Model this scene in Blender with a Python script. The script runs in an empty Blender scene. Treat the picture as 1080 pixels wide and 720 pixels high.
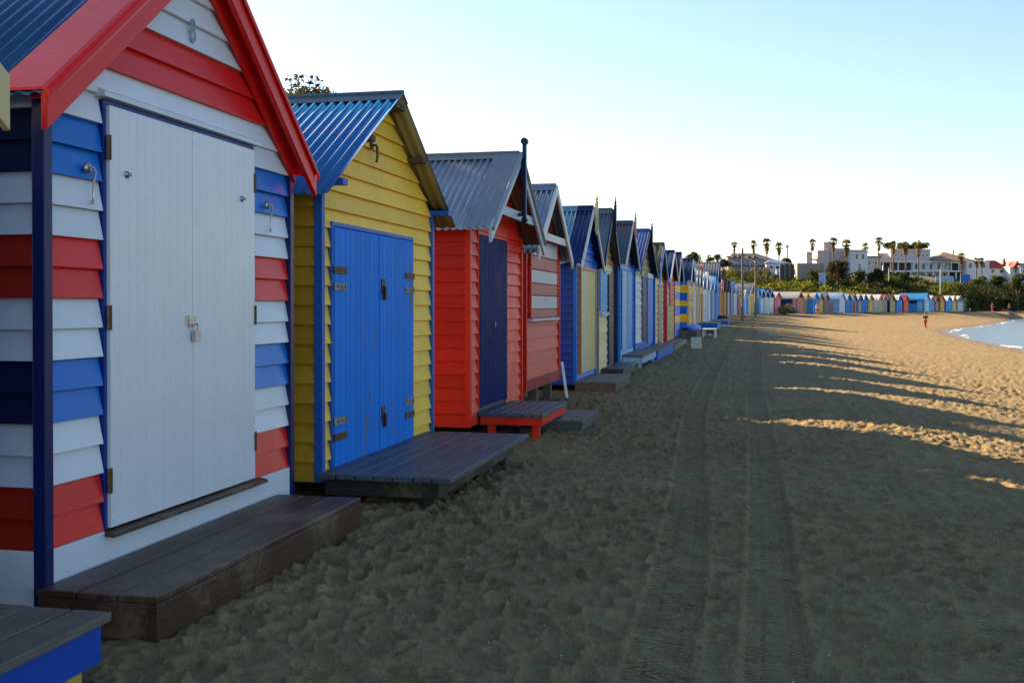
import bpy, bmesh, math, random
import numpy as np
from mathutils import Vector, Matrix
random.seed(7)
R = math.radians
SC = bpy.context.scene
COL = SC.collection

# ------------------------------------------------------------------ camera frame
F = 1130.0; EYE = 1.45; TH = R(12.62); CT, ST = math.cos(TH), math.sin(TH)
HZ = 323.0
def W(px, zc, z=0.0):
    """world point at depth zc seen in column px of the 1080 px wide photograph"""
    xc = (px-540)*zc/F
    return Vector((xc*CT-zc*ST, zc*CT+xc*ST, z))
def ZY(py, zc):
    return EYE+(HZ-py)*zc/F
def Yrow(zc, L=2.83):
    return (zc-L*ST)/CT

# ------------------------------------------------------------------ materials
MATS = {}
def principled(name):
    m = bpy.data.materials.new(name); m.use_nodes = True
    nt = m.node_tree; b = nt.nodes['Principled BSDF']
    return m, nt, b
def N(nt, t, **kw):
    n = nt.nodes.new(t)
    for k, v in kw.items():
        if k.startswith('i_'):
            n.inputs[k[2:].replace('_', ' ')].default_value = v
        else: setattr(n, k, v)
    return n
def L(nt, a, b): nt.links.new(a, b)
def mixc(nt, fac, a, b, mode='MIX'):
    n = nt.nodes.new('ShaderNodeMix'); n.data_type = 'RGBA'; n.blend_type = mode
    for s, v in ((0, fac), (6, a), (7, b)):
        if isinstance(v, bpy.types.NodeSocket): nt.links.new(v, n.inputs[s])
        else: n.inputs[s].default_value = v if s == 0 else (*v, 1) if len(v) == 3 else v
    return n.outputs[2]
def ramp(nt, src, p0, p1, c0=(0, 0, 0, 1), c1=(1, 1, 1, 1)):
    r = nt.nodes.new('ShaderNodeValToRGB'); nt.links.new(src, r.inputs[0])
    r.color_ramp.elements[0].position = p0; r.color_ramp.elements[1].position = p1
    r.color_ramp.elements[0].color = c0; r.color_ramp.elements[1].color = c1
    return r.outputs[0]
def noise(nt, co, scale, detail=4, rough=.55, sc=None):
    if sc:
        mp = N(nt, 'ShaderNodeMapping'); mp.inputs['Scale'].default_value = sc; L(nt, co, mp.inputs[0]); co = mp.outputs[0]
    n = N(nt, 'ShaderNodeTexNoise'); n.inputs['Scale'].default_value = scale
    n.inputs['Detail'].default_value = detail; n.inputs['Roughness'].default_value = rough
    L(nt, co, n.inputs['Vector']); return n.outputs['Fac']

def paint(name, col, rough=.42, spec=.25, wear=0.0, dirt=.25, under=(.22, .19, .16), vary=.10, grain=True, vertical=False):
    """brushed paint on timber; wear > 0 lets the bare wood show in flakes"""
    if name in MATS: return MATS[name]
    m, nt, b = principled(name)
    tc = N(nt, 'ShaderNodeTexCoord'); co = tc.outputs['Object']
    geo = N(nt, 'ShaderNodeNewGeometry')
    rnd = geo.outputs['Random Per Island']
    dark = tuple(c*(1-vary*1.6) for c in col); lite = tuple(min(1, c*(1+vary)) for c in col)
    base = mixc(nt, rnd, dark, lite)
    n1 = noise(nt, co, 2.3, 5, .6)
    dm = ramp(nt, n1, .42, .75)
    dirtc = tuple(c*.6+.005 for c in col)
    mm = N(nt, 'ShaderNodeMath', operation='MULTIPLY'); L(nt, dm, mm.inputs[0]); mm.inputs[1].default_value = dirt
    base = mixc(nt, mm.outputs[0], base, dirtc)
    st = ramp(nt, noise(nt, co, 3.0, 4, .6, (6, 6, .5)), .52, .80)
    ms = N(nt, 'ShaderNodeMath', operation='MULTIPLY'); L(nt, st, ms.inputs[0]); ms.inputs[1].default_value = .03+dirt*.8
    base = mixc(nt, ms.outputs[0], base, tuple(c*.66+.004 for c in col))
    stretch = (9, 9, 1.1) if vertical else (9, 1.1, 9)
    n2 = noise(nt, co, 6, 6, .65, stretch)
    h = n2
    if wear > 0:
        n3 = noise(nt, co, 2.1, 8, .72, (3.5, 3.5, .8) if vertical else (3.5, .8, 3.5))
        wm = ramp(nt, n3, .70-.22*wear, .73-.22*wear)
        wood = mixc(nt, n2, tuple(c*.6 for c in under), tuple(c*1.35 for c in under))
        base = mixc(nt, wm, base, wood)
        rr = N(nt, 'ShaderNodeMapRange'); L(nt, wm, rr.inputs[0]); rr.inputs[3].default_value = rough; rr.inputs[4].default_value = .85
        L(nt, rr.outputs[0], b.inputs['Roughness'])
    else:
        n4 = noise(nt, co, 5, 3, .5)
        rr = N(nt, 'ShaderNodeMapRange'); L(nt, n4, rr.inputs[0]); rr.inputs[3].default_value = rough-.08; rr.inputs[4].default_value = rough+.12
        L(nt, rr.outputs[0], b.inputs['Roughness'])
    L(nt, base, b.inputs['Base Color']); b.inputs['Specular IOR Level'].default_value = spec
    if grain:
        bp = N(nt, 'ShaderNodeBump'); bp.inputs['Strength'].default_value = .35; bp.inputs['Distance'].default_value = .004
        L(nt, h, bp.inputs['Height']); L(nt, bp.outputs[0], b.inputs['Normal'])
    MATS[name] = m; return m

def plain(name, col, rough=.6, metal=0.0, vary=.15, scale=6, bump=.2, dist=.01):
    if name in MATS: return MATS[name]
    m, nt, b = principled(name)
    tc = N(nt, 'ShaderNodeTexCoord')
    n1 = noise(nt, tc.outputs['Object'], scale, 6, .6)
    c = mixc(nt, ramp(nt, n1, .3, .7), tuple(x*(1-vary*1.5) for x in col), tuple(min(1, x*(1+vary)) for x in col))
    L(nt, c, b.inputs['Base Color']); b.inputs['Roughness'].default_value = rough; b.inputs['Metallic'].default_value = metal
    if bump:
        bp = N(nt, 'ShaderNodeBump'); bp.inputs['Strength'].default_value = bump; bp.inputs['Distance'].default_value = dist
        L(nt, n1, bp.inputs['Height']); L(nt, bp.outputs[0], b.inputs['Normal'])
    MATS[name] = m; return m

def steel(name, col, rust=.25, rough=.42, metal=.35, patch=None):
    """galvanised or painted corrugated sheet with rust spots and runs"""
    if name in MATS: return MATS[name]
    m, nt, b = principled(name)
    tc = N(nt, 'ShaderNodeTexCoord'); co = tc.outputs['Object']
    n1 = noise(nt, co, 3.0, 7, .65)
    n2 = noise(nt, co, 14, 4, .6, (1, .35, .35))
    c = mixc(nt, n2, tuple(x*.72 for x in col), tuple(min(1, x*1.25) for x in col))
    rm = ramp(nt, n1, .72-.25*rust, .78-.2*rust)
    c = mixc(nt, rm, c, (.10, .055, .035))
    if patch:     # front sheet painted another colour (local x > patch[0])
        sp = N(nt, 'ShaderNodeSeparateXYZ'); L(nt, co, sp.inputs[0])
        gt = N(nt, 'ShaderNodeMath', operation='GREATER_THAN'); L(nt, sp.outputs[0], gt.inputs[0]); gt.inputs[1].default_value = patch[0]
        c = mixc(nt, gt.outputs[0], c, patch[1])
    L(nt, c, b.inputs['Base Color']); b.inputs['Roughness'].default_value = rough; b.inputs['Metallic'].default_value = metal; b.inputs['Specular IOR Level'].default_value = .3
    bp = N(nt, 'ShaderNodeBump'); bp.inputs['Strength'].default_value = .12; bp.inputs['Distance'].default_value = .004
    L(nt, n2, bp.inputs['Height']); L(nt, bp.outputs[0], b.inputs['Normal'])
    MATS[name] = m; return m

def timber(name, col, rough=.75, vary=.3, sheen=0):
    """bare or stained weathered boards, grain along local y"""
    if name in MATS: return MATS[name]
    m, nt, b = principled(name)
    tc = N(nt, 'ShaderNodeTexCoord'); co = tc.outputs['Object']
    geo = N(nt, 'ShaderNodeNewGeometry')
    base = mixc(nt, geo.outputs['Random Per Island'], tuple(c*(1-vary) for c in col), tuple(min(1, c*(1+vary)) for c in col))
    g = noise(nt, co, 5, 8, .7, (14, 1, 14))
    c = mixc(nt, ramp(nt, g, .3, .72), base, tuple(x*.45 for x in col), 'MIX')
    n = noise(nt, co, 1.7, 4, .6)
    nf = noise(nt, co, 40, 4, .7); na = N(nt, 'ShaderNodeMath', operation='ADD'); L(nt, n, na.inputs[0]); nb = N(nt, 'ShaderNodeMath', operation='MULTIPLY'); L(nt, nf, nb.inputs[0]); nb.inputs[1].default_value = .35; L(nt, nb.outputs[0], na.inputs[1]); sandy = ramp(nt, na.outputs[0], .73, .86)
    mm = N(nt, 'ShaderNodeMath', operation='MULTIPLY'); L(nt, sandy, mm.inputs[0]); mm.inputs[1].default_value = .7
    c = mixc(nt, mm.outputs[0], c, (.19, .145, .085))
    L(nt, c, b.inputs['Base Color'])
    rr = N(nt, 'ShaderNodeMapRange'); L(nt, n, rr.inputs[0]); rr.inputs[3].default_value = rough-.18; rr.inputs[4].default_value = min(1, rough+.15)
    L(nt, rr.outputs[0], b.inputs['Roughness'])
    bp = N(nt, 'ShaderNodeBump'); bp.inputs['Strength'].default_value = .5; bp.inputs['Distance'].default_value = .006
    L(nt, g, bp.inputs['Height']); L(nt, bp.outputs[0], b.inputs['Normal'])
    MATS[name] = m; return m

def leafmat(name, dark, lite, rough=.6, trans=.25):
    if name in MATS: return MATS[name]
    m, nt, b = principled(name)
    geo = N(nt, 'ShaderNodeNewGeometry')
    c = mixc(nt, geo.outputs['Random Per Island'], dark, lite)
    L(nt, c, b.inputs['Base Color']); b.inputs['Roughness'].default_value = .9; b.inputs['Specular IOR Level'].default_value = .08
    tr = N(nt, 'ShaderNodeBsdfTranslucent'); L(nt, c, tr.inputs[0])
    mx = N(nt, 'ShaderNodeMixShader'); mx.inputs[0].default_value = trans
    out = nt.nodes['Material Output']
    L(nt, b.outputs[0], mx.inputs[1]); L(nt, tr.outputs[0], mx.inputs[2]); L(nt, mx.outputs[0], out.inputs[0])
    MATS[name] = m; return m

C = dict(white=(.72, .76, .81), offwhite=(.62, .62, .60), blue=(.001, .13, .60), midblue=(.003, .21, .72), sky=(.05, .34, .76), pale=(.34, .54, .78),
         navy=(.004, .014, .080), red=(.66, .016, .010), brick=(.42, .05, .03), coral=(.58, .16, .12), pink=(.62, .25, .28),
         yellow=(.86, .50, .015), cream=(.66, .56, .30), khaki=(.48, .42, .16), olive=(.20, .18, .08), tan=(.44, .27, .13), orange=(.62, .24, .05),
         grey=(.24, .26, .29), dgrey=(.09, .10, .12), brown=(.11, .07, .045), green=(.06, .20, .08), purple=(.22, .10, .26), black=(.015, .015, .018))
def P(k, **kw):
    return paint('paint_'+k, C[k], **kw)

# ------------------------------------------------------------------ mesh builder
class MB:
    def __init__(s): s.v = []; s.f = []; s.mi = []; s.mats = []
    def m(s, mat):
        if mat not in s.mats: s.mats.append(mat)
        return s.mats.index(mat)
    def add(s, vs, fs, mat):
        o = len(s.v); k = s.m(mat); s.v += [tuple(v) for v in vs]
        for f in fs: s.f.append([i+o for i in f]); s.mi.append(k)
    def hexa(s, p, mat):
        """p: 4 bottom points (ccw seen from above) then 4 top points"""
        s.add(p, [(3, 2, 1, 0), (4, 5, 6, 7), (0, 1, 5, 4), (1, 2, 6, 5), (2, 3, 7, 6), (3, 0, 4, 7)], mat)
    def box(s, x0, x1, y0, y1, z0, z1, mat):
        s.hexa([(x0, y0, z0), (x1, y0, z0), (x1, y1, z0), (x0, y1, z0), (x0, y0, z1), (x1, y0, z1), (x1, y1, z1), (x0, y1, z1)], mat)
    def bar(s, a, b, w, h, mat, up=(0, 0, 1)):
        a = Vector(a); b = Vector(b); d = (b-a).normalized(); u = Vector(up)
        sd = d.cross(u)
        if sd.length < 1e-4: sd = d.cross(Vector((1, 0, 0)))
        sd.normalize(); u = sd.cross(d).normalized()
        q = [sd*(-w/2)-u*(h/2), sd*(w/2)-u*(h/2), sd*(w/2)+u*(h/2), sd*(-w/2)+u*(h/2)]
        s.add([a+k for k in q]+[b+k for k in q], [(0, 1, 2, 3), (7, 6, 5, 4), (0, 4, 5, 1), (1, 5, 6, 2), (2, 6, 7, 3), (3, 7, 4, 0)], mat)
    def tube(s, pts, rad, mat, n=8, cap=True):
        pts = [Vector(p) for p in pts]; rings = []
        if not isinstance(rad, (list, tuple)): rad = [rad]*len(pts)
        o = len(s.v); k = s.m(mat); prev = None
        for i, p in enumerate(pts):
            d = (pts[min(i+1, len(pts)-1)]-pts[max(i-1, 0)]).normalized()
            if prev is None:
                a = d.cross(Vector((0, 0, 1)))
                if a.length < .05: a = d.cross(Vector((1, 0, 0)))
            else:
                a = prev-d*prev.dot(d)
            a.normalize(); prev = a; b = d.cross(a)
            for j in range(n):
                t = 2*math.pi*j/n; s.v.append(tuple(p+(a*math.cos(t)+b*math.sin(t))*rad[i]))
        for i in range(len(pts)-1):
            for j in range(n):
                s.f.append([o+i*n+j, o+i*n+(j+1) % n, o+(i+1)*n+(j+1) % n, o+(i+1)*n+j]); s.mi.append(k)
        if cap:
            s.f.append([o+j for j in range(n)][::-1]); s.mi.append(k)
            s.f.append([o+(len(pts)-1)*n+j for j in range(n)]); s.mi.append(k)
    def lathe(s, prof, mat, c=(0, 0, 0), n=14):
        """prof [(r, z)...] about z through c"""
        s.tube([(c[0], c[1], c[2]+z) for r, z in prof], [max(r, .0005) for r, z in prof], mat, n)
    def extrude(s, poly, axis, a, b, mat):
        """poly of 2D points in the plane across `axis` ('x': (y,z), 'y': (x,z), 'z': (x,y))"""
        def p3(p, t):
            return (t, p[0], p[1]) if axis == 'x' else (p[0], t, p[1]) if axis == 'y' else (p[0], p[1], t)
        n = len(poly); vs = [p3(p, a) for p in poly]+[p3(p, b) for p in poly]
        s.add(vs, [list(range(n))[::-1], list(range(n, 2*n))]+[(i, (i+1) % n, n+(i+1) % n, n+i) for i in range(n)], mat)
    def build(s, name, parent=None, smooth=False, bevel=0, fix=True, angle=None):
        me = bpy.data.meshes.new(name); me.from_pydata(s.v, [], s.f)
        for m in s.mats: me.materials.append(m)
        me.polygons.foreach_set('material_index', s.mi)
        if fix:
            bm = bmesh.new(); bm.from_mesh(me); bmesh.ops.recalc_face_normals(bm, faces=bm.faces); bm.to_mesh(me); bm.free()
        me.polygons.foreach_set('use_smooth', [smooth]*len(me.polygons))
        me.update()
        o = bpy.data.objects.new(name, me); COL.objects.link(o)
        if parent: o.parent = parent
        if bevel:
            bv = o.modifiers.new('bevel', 'BEVEL'); bv.width = bevel; bv.segments = 2; bv.limit_method = 'ANGLE'; bv.harden_normals = False
        return o

def tag(o, label=None, cat=None, group=None, kind=None):
    if label: o['label'] = label
    if cat: o['category'] = cat
    if group: o['group'] = group
    if kind: o['kind'] = kind
    return o
def thing(name, label, cat, loc=(0, 0, 0), rz=0, group=None):
    o = bpy.data.objects.new(name, None); COL.objects.link(o); o.location = loc; o.rotation_euler = (0, 0, rz)
    o.empty_display_size = .2
    return tag(o, label, cat, group)

# ------------------------------------------------------------------ terrain
ROWPTS = [(-2.83, -60), (-2.83, 104), (-2.2, 118), (-.8, 131), (2.7, 146), (6.7, 155), (37.8, 213), (60, 262), (110, 400), (250, 800), (900, 3000)]
SHORE = [(13, -4000), (14, -60), (14.6, 30), (15.6, 67), (16.5, 88), (19, 112), (21.5, 124), (27, 140), (33, 160), (41, 190), (66, 286), (140, 470), (420, 1200), (1500, 4200)]
def interp(pts, Y):
    ys = np.array([p[1] for p in pts], float); xs = np.array([p[0] for p in pts], float)
    return np.interp(Y, ys, xs)
def sstep(a, b, x):
    t = np.clip((x-a)/(b-a), 0, 1); return t*t*(3-2*t)
def hsh(ix, iy, k=0):
    a = (ix.astype(np.int64)*73856093) ^ (iy.astype(np.int64)*19349663) ^ (k*83492791)
    a = (a ^ (a >> 13))*1274126177; a = a ^ (a >> 16)
    return (a & 0xffffff)/float(0x1000000)
def vnoise(x, y, k=0):
    ix = np.floor(x); iy = np.floor(y); fx = x-ix; fy = y-iy
    ux = fx*fx*(3-2*fx); uy = fy*fy*(3-2*fy)
    a = hsh(ix, iy, k); b = hsh(ix+1, iy, k); c = hsh(ix, iy+1, k); d = hsh(ix+1, iy+1, k)
    return (a*(1-ux)+b*ux)*(1-uy)+(c*(1-ux)+d*ux)*uy-.5
def fbm(x, y, o=4, k=0):
    s = 0; a = 1
    for i in range(o): s = s+a*vnoise(x*2**i+i*17.3, y*2**i-i*9.1, k+i); a *= .5
    return s
def ground(X, Y):
    """large scale sand height"""
    X = np.asarray(X, float); Y = np.asarray(Y, float)
    xr = interp(ROWPTS, Y); xs = interp(SHORE, Y)
    d = X-xr; w = xs-xr
    z = .15-.075*sstep(.3, 2.6, d)
    a = np.clip((d-4.3)/np.maximum(w-4.3, 1), 0, None)
    z = z-.05*sstep(2, 3.5, d)-.04*np.clip(X-1, 0, 5)*(1-np.clip(a, 0, 1))*(1-sstep(60, 110, Y))-.06*sstep(3.5, 8, d)-1.05*a**1.25+.28*sstep(70, 150, Y)*(1-np.clip(a*2, 0, 1))
    z = np.where(a > 1, -1.10-np.minimum((a-1)*w*.06, 3.0), z)
    z = z-.06*sstep(7.5, 10.5, Y)*(1-sstep(1.5, 4, d))*(1-sstep(34, 42, Y))
    z = z+.05*fbm(X*.25, Y*.25, 2, 5)*sstep(1, 6, d)
    z = np.where(d < -2, .15+.25*sstep(-2, -9, d), z)
    return z
def gz(x, y): return float(ground(np.array([x]), np.array([y]))[0])

TRACKS = [(-.34, -.80, .13, .72), (.05, .10, .125, .85), (1.12, 1.22, .085, .42), (1.95, 1.80, .09, .25)]
def track_x(tr, Y):
    return tr[0]+(tr[1]-tr[0])*sstep(3, 16, Y)+.05*np.sin(Y*.23+tr[0]*3)
def track_uv(X, Y):
    """signed offset from the nearest wheel track and how strongly it is printed"""
    u = np.full(X.shape, 9.0); st = np.zeros_like(X)
    for tr in TRACKS:
        t = X-track_x(tr, Y); m = np.abs(t) < np.abs(u)
        u = np.where(m, t, u); st = np.where(m, tr[3]*(1-sstep(tr[2]*.85, tr[2]*1.02, np.abs(t))), st)
    return u, st*(.65+.7*(vnoise(X*1.3, Y*1.3, 91)+.5))
def detail(X, Y):
    """trodden sand: overlapping footprint bowls with pushed-up rims, drifts and wheel tracks"""
    h = np.zeros_like(X)
    wx = X+.05*fbm(X*3.1, Y*3.1, 2, 31); wy = Y+.05*fbm(X*3.1+9, Y*3.1+4, 2, 37)
    for cell, rad, amp, kk in ((.30, .092, .025, 1), (.22, .070, .029, 2), (.15, .047, .018, 3), (.10, .032, .008, 4)):
        cx = np.floor(wx/cell); cy = np.floor(wy/cell)
        for i in (-1, 0, 1):
            for j in (-1, 0, 1):
                ax = cx+i; ay = cy+j
                qx = (ax+hsh(ax, ay, kk*9))*cell; qy = (ay+hsh(ax, ay, kk*9+1))*cell
                an = hsh(ax, ay, kk*9+2)*3.1416; el = 1.15+.55*hsh(ax, ay, kk*9+3); r = rad*(.7+.7*hsh(ax, ay, kk*9+4)); am = amp*(.35+.9*hsh(ax, ay, kk*9+5))
                dx = wx-qx; dy = wy-qy; c = np.cos(an); sn = np.sin(an)
                d = np.sqrt(((dx*c+dy*sn)/el)**2+((-dx*sn+dy*c)*el)**2)/r
                h += am*(-np.exp(-(d*.95)**3)+.50*np.exp(-((d-1.2)/.24)**2))
    h = .046*np.tanh(h/.046)
    h *= .72+.5*sstep(-.35, .35, fbm(X*.55, Y*.55, 2, 41))
    h += .018*fbm(X*.9, Y*.9, 3, 51)+.0035*fbm(X*11, Y*11, 2, 61)
    for tr in TRACKS:
        t = np.abs(X-track_x(tr, Y)); w = tr[2]
        k = (1-sstep(w*.85, w*1.15, t))*tr[3]*.9*(.75+.5*(vnoise(X*1.1, Y*1.1, 90)+.5))
        k = np.clip(k, 0, 1)
        h = h*(1-.85*k)+k*(-.014)
        h += .010*tr[3]*np.exp(-((t-w*1.2)/.020)**2)*(.6+.8*(vnoise(X*3, Y*3, 93)+.5))
        h += -k*.006*np.exp(-((t-w*.45)/.010)**2)
    return h

def build_sand():
    r = [.5]
    while r[-1] < 240:
        q = r[-1]; r.append(q+max(.016 if q > 2.8 else .08, q*q/1640*.55))
    while r[-1] < 6000: r.append(r[-1]*1.12)
    r = np.array(r)
    c0 = math.pi/2+TH
    fine = np.linspace(c0-R(31), c0+R(29), 860)
    coarse = np.linspace(c0+R(29), c0-R(31)+2*math.pi, 130)[1:-1]
    az = np.concatenate([fine, coarse]); n = len(az); m = len(r)
    A, Rr = np.meshgrid(az, r)
    X = Rr*np.cos(A); Y = Rr*np.sin(A)
    Z = ground(X, Y)
    Xn, Yn = X.copy(), Y.copy()
    k = (1-sstep(26, 60, Rr))
    wet = sstep(-2.6, -1.2, X-interp(SHORE, Y))
    dd = detail(Xn, Yn)*k*(1-wet)
    cen = np.cos(A-c0) > .83
    Z = Z+np.where(cen, dd, 0)
    co = np.stack([X, Y, Z], -1).reshape(-1, 3)
    i = np.arange(m-1)[:, None]*n; j = np.arange(n)[None, :]; j2 = (j+1) % n
    fc = np.stack([i+j, i+n+j, i+n+j2, i+j2], -1).reshape(-1, 4)[:, ::-1]
    me = bpy.data.meshes.new('sand')
    me.vertices.add(len(co)); me.vertices.foreach_set('co', co.ravel())
    me.loops.add(fc.size); me.loops.foreach_set('vertex_index', fc.ravel())
    me.polygons.add(len(fc)); me.polygons.foreach_set('loop_start', np.arange(0, fc.size, 4)); me.polygons.foreach_set('loop_total', np.full(len(fc), 4))
    me.polygons.foreach_set('use_smooth', np.ones(len(fc), bool))
    me.update(calc_edges=True); me.validate()
    u_, st_ = track_uv(X, Y)
    for nm, ar in (('track_offset', np.clip(u_, -1, 1)), ('track_print', st_)):
        at_ = me.attributes.new(nm, 'FLOAT', 'POINT'); at_.data.foreach_set('value', ar.ravel().astype(np.float32))
    me.materials.append(sand_mat())
    o = bpy.data.objects.new('sand', me); COL.objects.link(o); o['kind'] = 'structure'
    if me.polygons[1000].normal.z < 0: me.flip_normals()
    return o

def sand_mat():
    m, nt, b = principled('sand')
    tc = N(nt, 'ShaderNodeTexCoord'); co = tc.outputs['Object']
    n1 = noise(nt, co, .8, 5, .6); n2 = noise(nt, co, 9, 6, .65); n3 = noise(nt, co, 160, 3, .7)
    c = mixc(nt, ramp(nt, n1, .3, .7), SAND_A, SAND_B)
    c = mixc(nt, ramp(nt, n2, .35, .75), c, SAND_C)
    g = ramp(nt, n3, .35, .7)
    c = mixc(nt, .45, c, g, 'OVERLAY')
    # damp sand by the water, lower than the swash line
    sp = N(nt, 'ShaderNodeSeparateXYZ'); L(nt, co, sp.inputs[0])
    wz = N(nt, 'ShaderNodeMapRange'); L(nt, sp.outputs[2], wz.inputs[0]); wz.inputs[1].default_value = -1.02; wz.inputs[2].default_value = -.90; wz.inputs[3].default_value = 1; wz.inputs[4].default_value = 0
    c = mixc(nt, wz.outputs[0], c, (.17, .12, .07))
    L(nt, c, b.inputs['Base Color'])
    rg = N(nt, 'ShaderNodeMapRange'); L(nt, wz.outputs[0], rg.inputs[0]); rg.inputs[3].default_value = .95; rg.inputs[4].default_value = .35
    L(nt, rg.outputs[0], b.inputs['Roughness']); b.inputs['Specular IOR Level'].default_value = .2
    # bumps: fine grain, hand sized lumps, and trodden bowls where the mesh is too coarse for them
    vo = N(nt, 'ShaderNodeTexVoronoi', feature='SMOOTH_F1'); vo.inputs['Scale'].default_value = 3.0; vo.inputs['Smoothness'].default_value = .35
    wob = N(nt, 'ShaderNodeMix'); wob.data_type = 'VECTOR'; wob.inputs[0].default_value = .12
    nn = N(nt, 'ShaderNodeTexNoise'); nn.inputs['Scale'].default_value = 2.0; L(nt, co, nn.inputs['Vector'])
    L(nt, co, wob.inputs[4]); L(nt, nn.outputs['Color'], wob.inputs[5]); L(nt, wob.outputs[1], vo.inputs['Vector'])
    ln = N(nt, 'ShaderNodeVectorMath', operation='LENGTH'); L(nt, co, ln.inputs[0])
    fr = N(nt, 'ShaderNodeMapRange'); L(nt, ln.outputs['Value'], fr.inputs[0]); fr.inputs[1].default_value = 22; fr.inputs[2].default_value = 55
    fr.inputs[3].default_value = 0; fr.inputs[4].default_value = .9
    b1 = N(nt, 'ShaderNodeBump'); b1.inputs['Distance'].default_value = .09; L(nt, fr.outputs[0], b1.inputs['Strength']); L(nt, vo.outputs['Distance'], b1.inputs['Height'])
    # lugs of the tyre tread pressed into the tracks
    au = N(nt, 'ShaderNodeAttribute', attribute_name='track_offset'); ap = N(nt, 'ShaderNodeAttribute', attribute_name='track_print')
    def M(op, a, b_=None):
        q = N(nt, 'ShaderNodeMath', operation=op)
        for k_, v_ in ((0, a), (1, b_)):
            if v_ is None: continue
            if isinstance(v_, (int, float)): q.inputs[k_].default_value = v_
            else: L(nt, v_, q.inputs[k_])
        return q.outputs[0]
    ph = M('ADD', M('MULTIPLY', sp.outputs[1], 2*math.pi/.062), M('MULTIPLY', M('ABSOLUTE', au.outputs['Fac']), 34.0))
    lug = M('MULTIPLY', M('MAXIMUM', M('MINIMUM', M('MULTIPLY', M('SINE', ph), 2.2), 1.0), -1.0), ap.outputs['Fac'])
    bt_ = N(nt, 'ShaderNodeBump'); bt_.inputs['Distance'].default_value = .014; bt_.inputs['Strength'].default_value = 1; L(nt, lug, bt_.inputs['Height']); L(nt, b1.outputs[0], bt_.inputs['Normal'])
    n5 = noise(nt, co, 30, 5, .6)
    b2 = N(nt, 'ShaderNodeBump'); b2.inputs['Distance'].default_value = .012; b2.inputs['Strength'].default_value = .8; L(nt, n5, b2.inputs['Height']); L(nt, bt_.outputs[0], b2.inputs['Normal'])
    b3 = N(nt, 'ShaderNodeBump'); b3.inputs['Distance'].default_value = .004; b3.inputs['Strength'].default_value = .6; L(nt, n3, b3.inputs['Height']); L(nt, b2.outputs[0], b3.inputs['Normal'])
    L(nt, b3.outputs[0], b.inputs['Normal'])
    return m
SAND_A, SAND_B, SAND_C = (.205, .158, .080), (.285, .215, .108), (.160, .124, .064)
# ------------------------------------------------------------------ beach hut
def wall_boards(mb, face, u0, u1, z0, z1, bh, colf, zr=None, m=0, holes=(), off=.006, lap=.026, u_mid=0):
    """lapped weatherboards on a plane. face(u, off, z)->point. u along the wall. zr, m: gable limits |u-u_mid| <= (zr-z)/m"""
    cuts = set()
    for h in holes: cuts.add(round(h[2], 4)); cuts.add(round(h[3], 4))
    z = z0; row = 0
    while z < z1-.004:
        zt = min(z+bh, z1)
        parts = [z]+[c for c in sorted(cuts) if z+.004 < c < zt-.004]+[zt]
        mat = colf((z+zt)/2, row)
        for a, b in zip(parts[:-1], parts[1:]):
            segs = [(u0, u1)]
            for h in holes:
                if h[2] <= (a+b)/2 <= h[3]:
                    ns = []
                    for s in segs:
                        if h[0] > s[0] and h[1] < s[1]: ns += [(s[0], h[0]), (h[1], s[1])]
                        elif h[0] <= s[0] < h[1] < s[1]: ns.append((h[1], s[1]))
                        elif s[0] < h[0] < s[1] <= h[1]: ns.append((s[0], h[0]))
                        elif h[0] <= s[0] and h[1] >= s[1]: pass
                        else: ns.append(s)
                    segs = ns
            oa = off+lap*(1-(a-z)/bh); ob = off+lap*(1-(b-z)/bh)
            for s in segs:
                la0, la1, lb0, lb1 = s[0], s[1], s[0], s[1]
                if zr is not None:
                    ha = (zr-a)/m; hb = max((zr-b)/m, .002)
                    if ha <= .01: continue
                    la0 = max(la0, u_mid-ha); la1 = min(la1, u_mid+ha); lb0 = max(lb0, u_mid-hb); lb1 = min(lb1, u_mid+hb)
                    if la1-la0 < .01: continue
                    if lb1 < lb0: lb0 = lb1 = (la0+la1)/2
                j = random.uniform(-.0015, .0015)
                mb.hexa([face(la0, 0, a), face(la0, oa+j, a), face(la1, oa+j, a), face(la1, 0, a),
                         face(lb0, 0, b), face(lb0, ob+j, b), face(lb1, ob+j, b), face(lb1, 0, b)], mat)
        z = zt; row += 1

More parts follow.
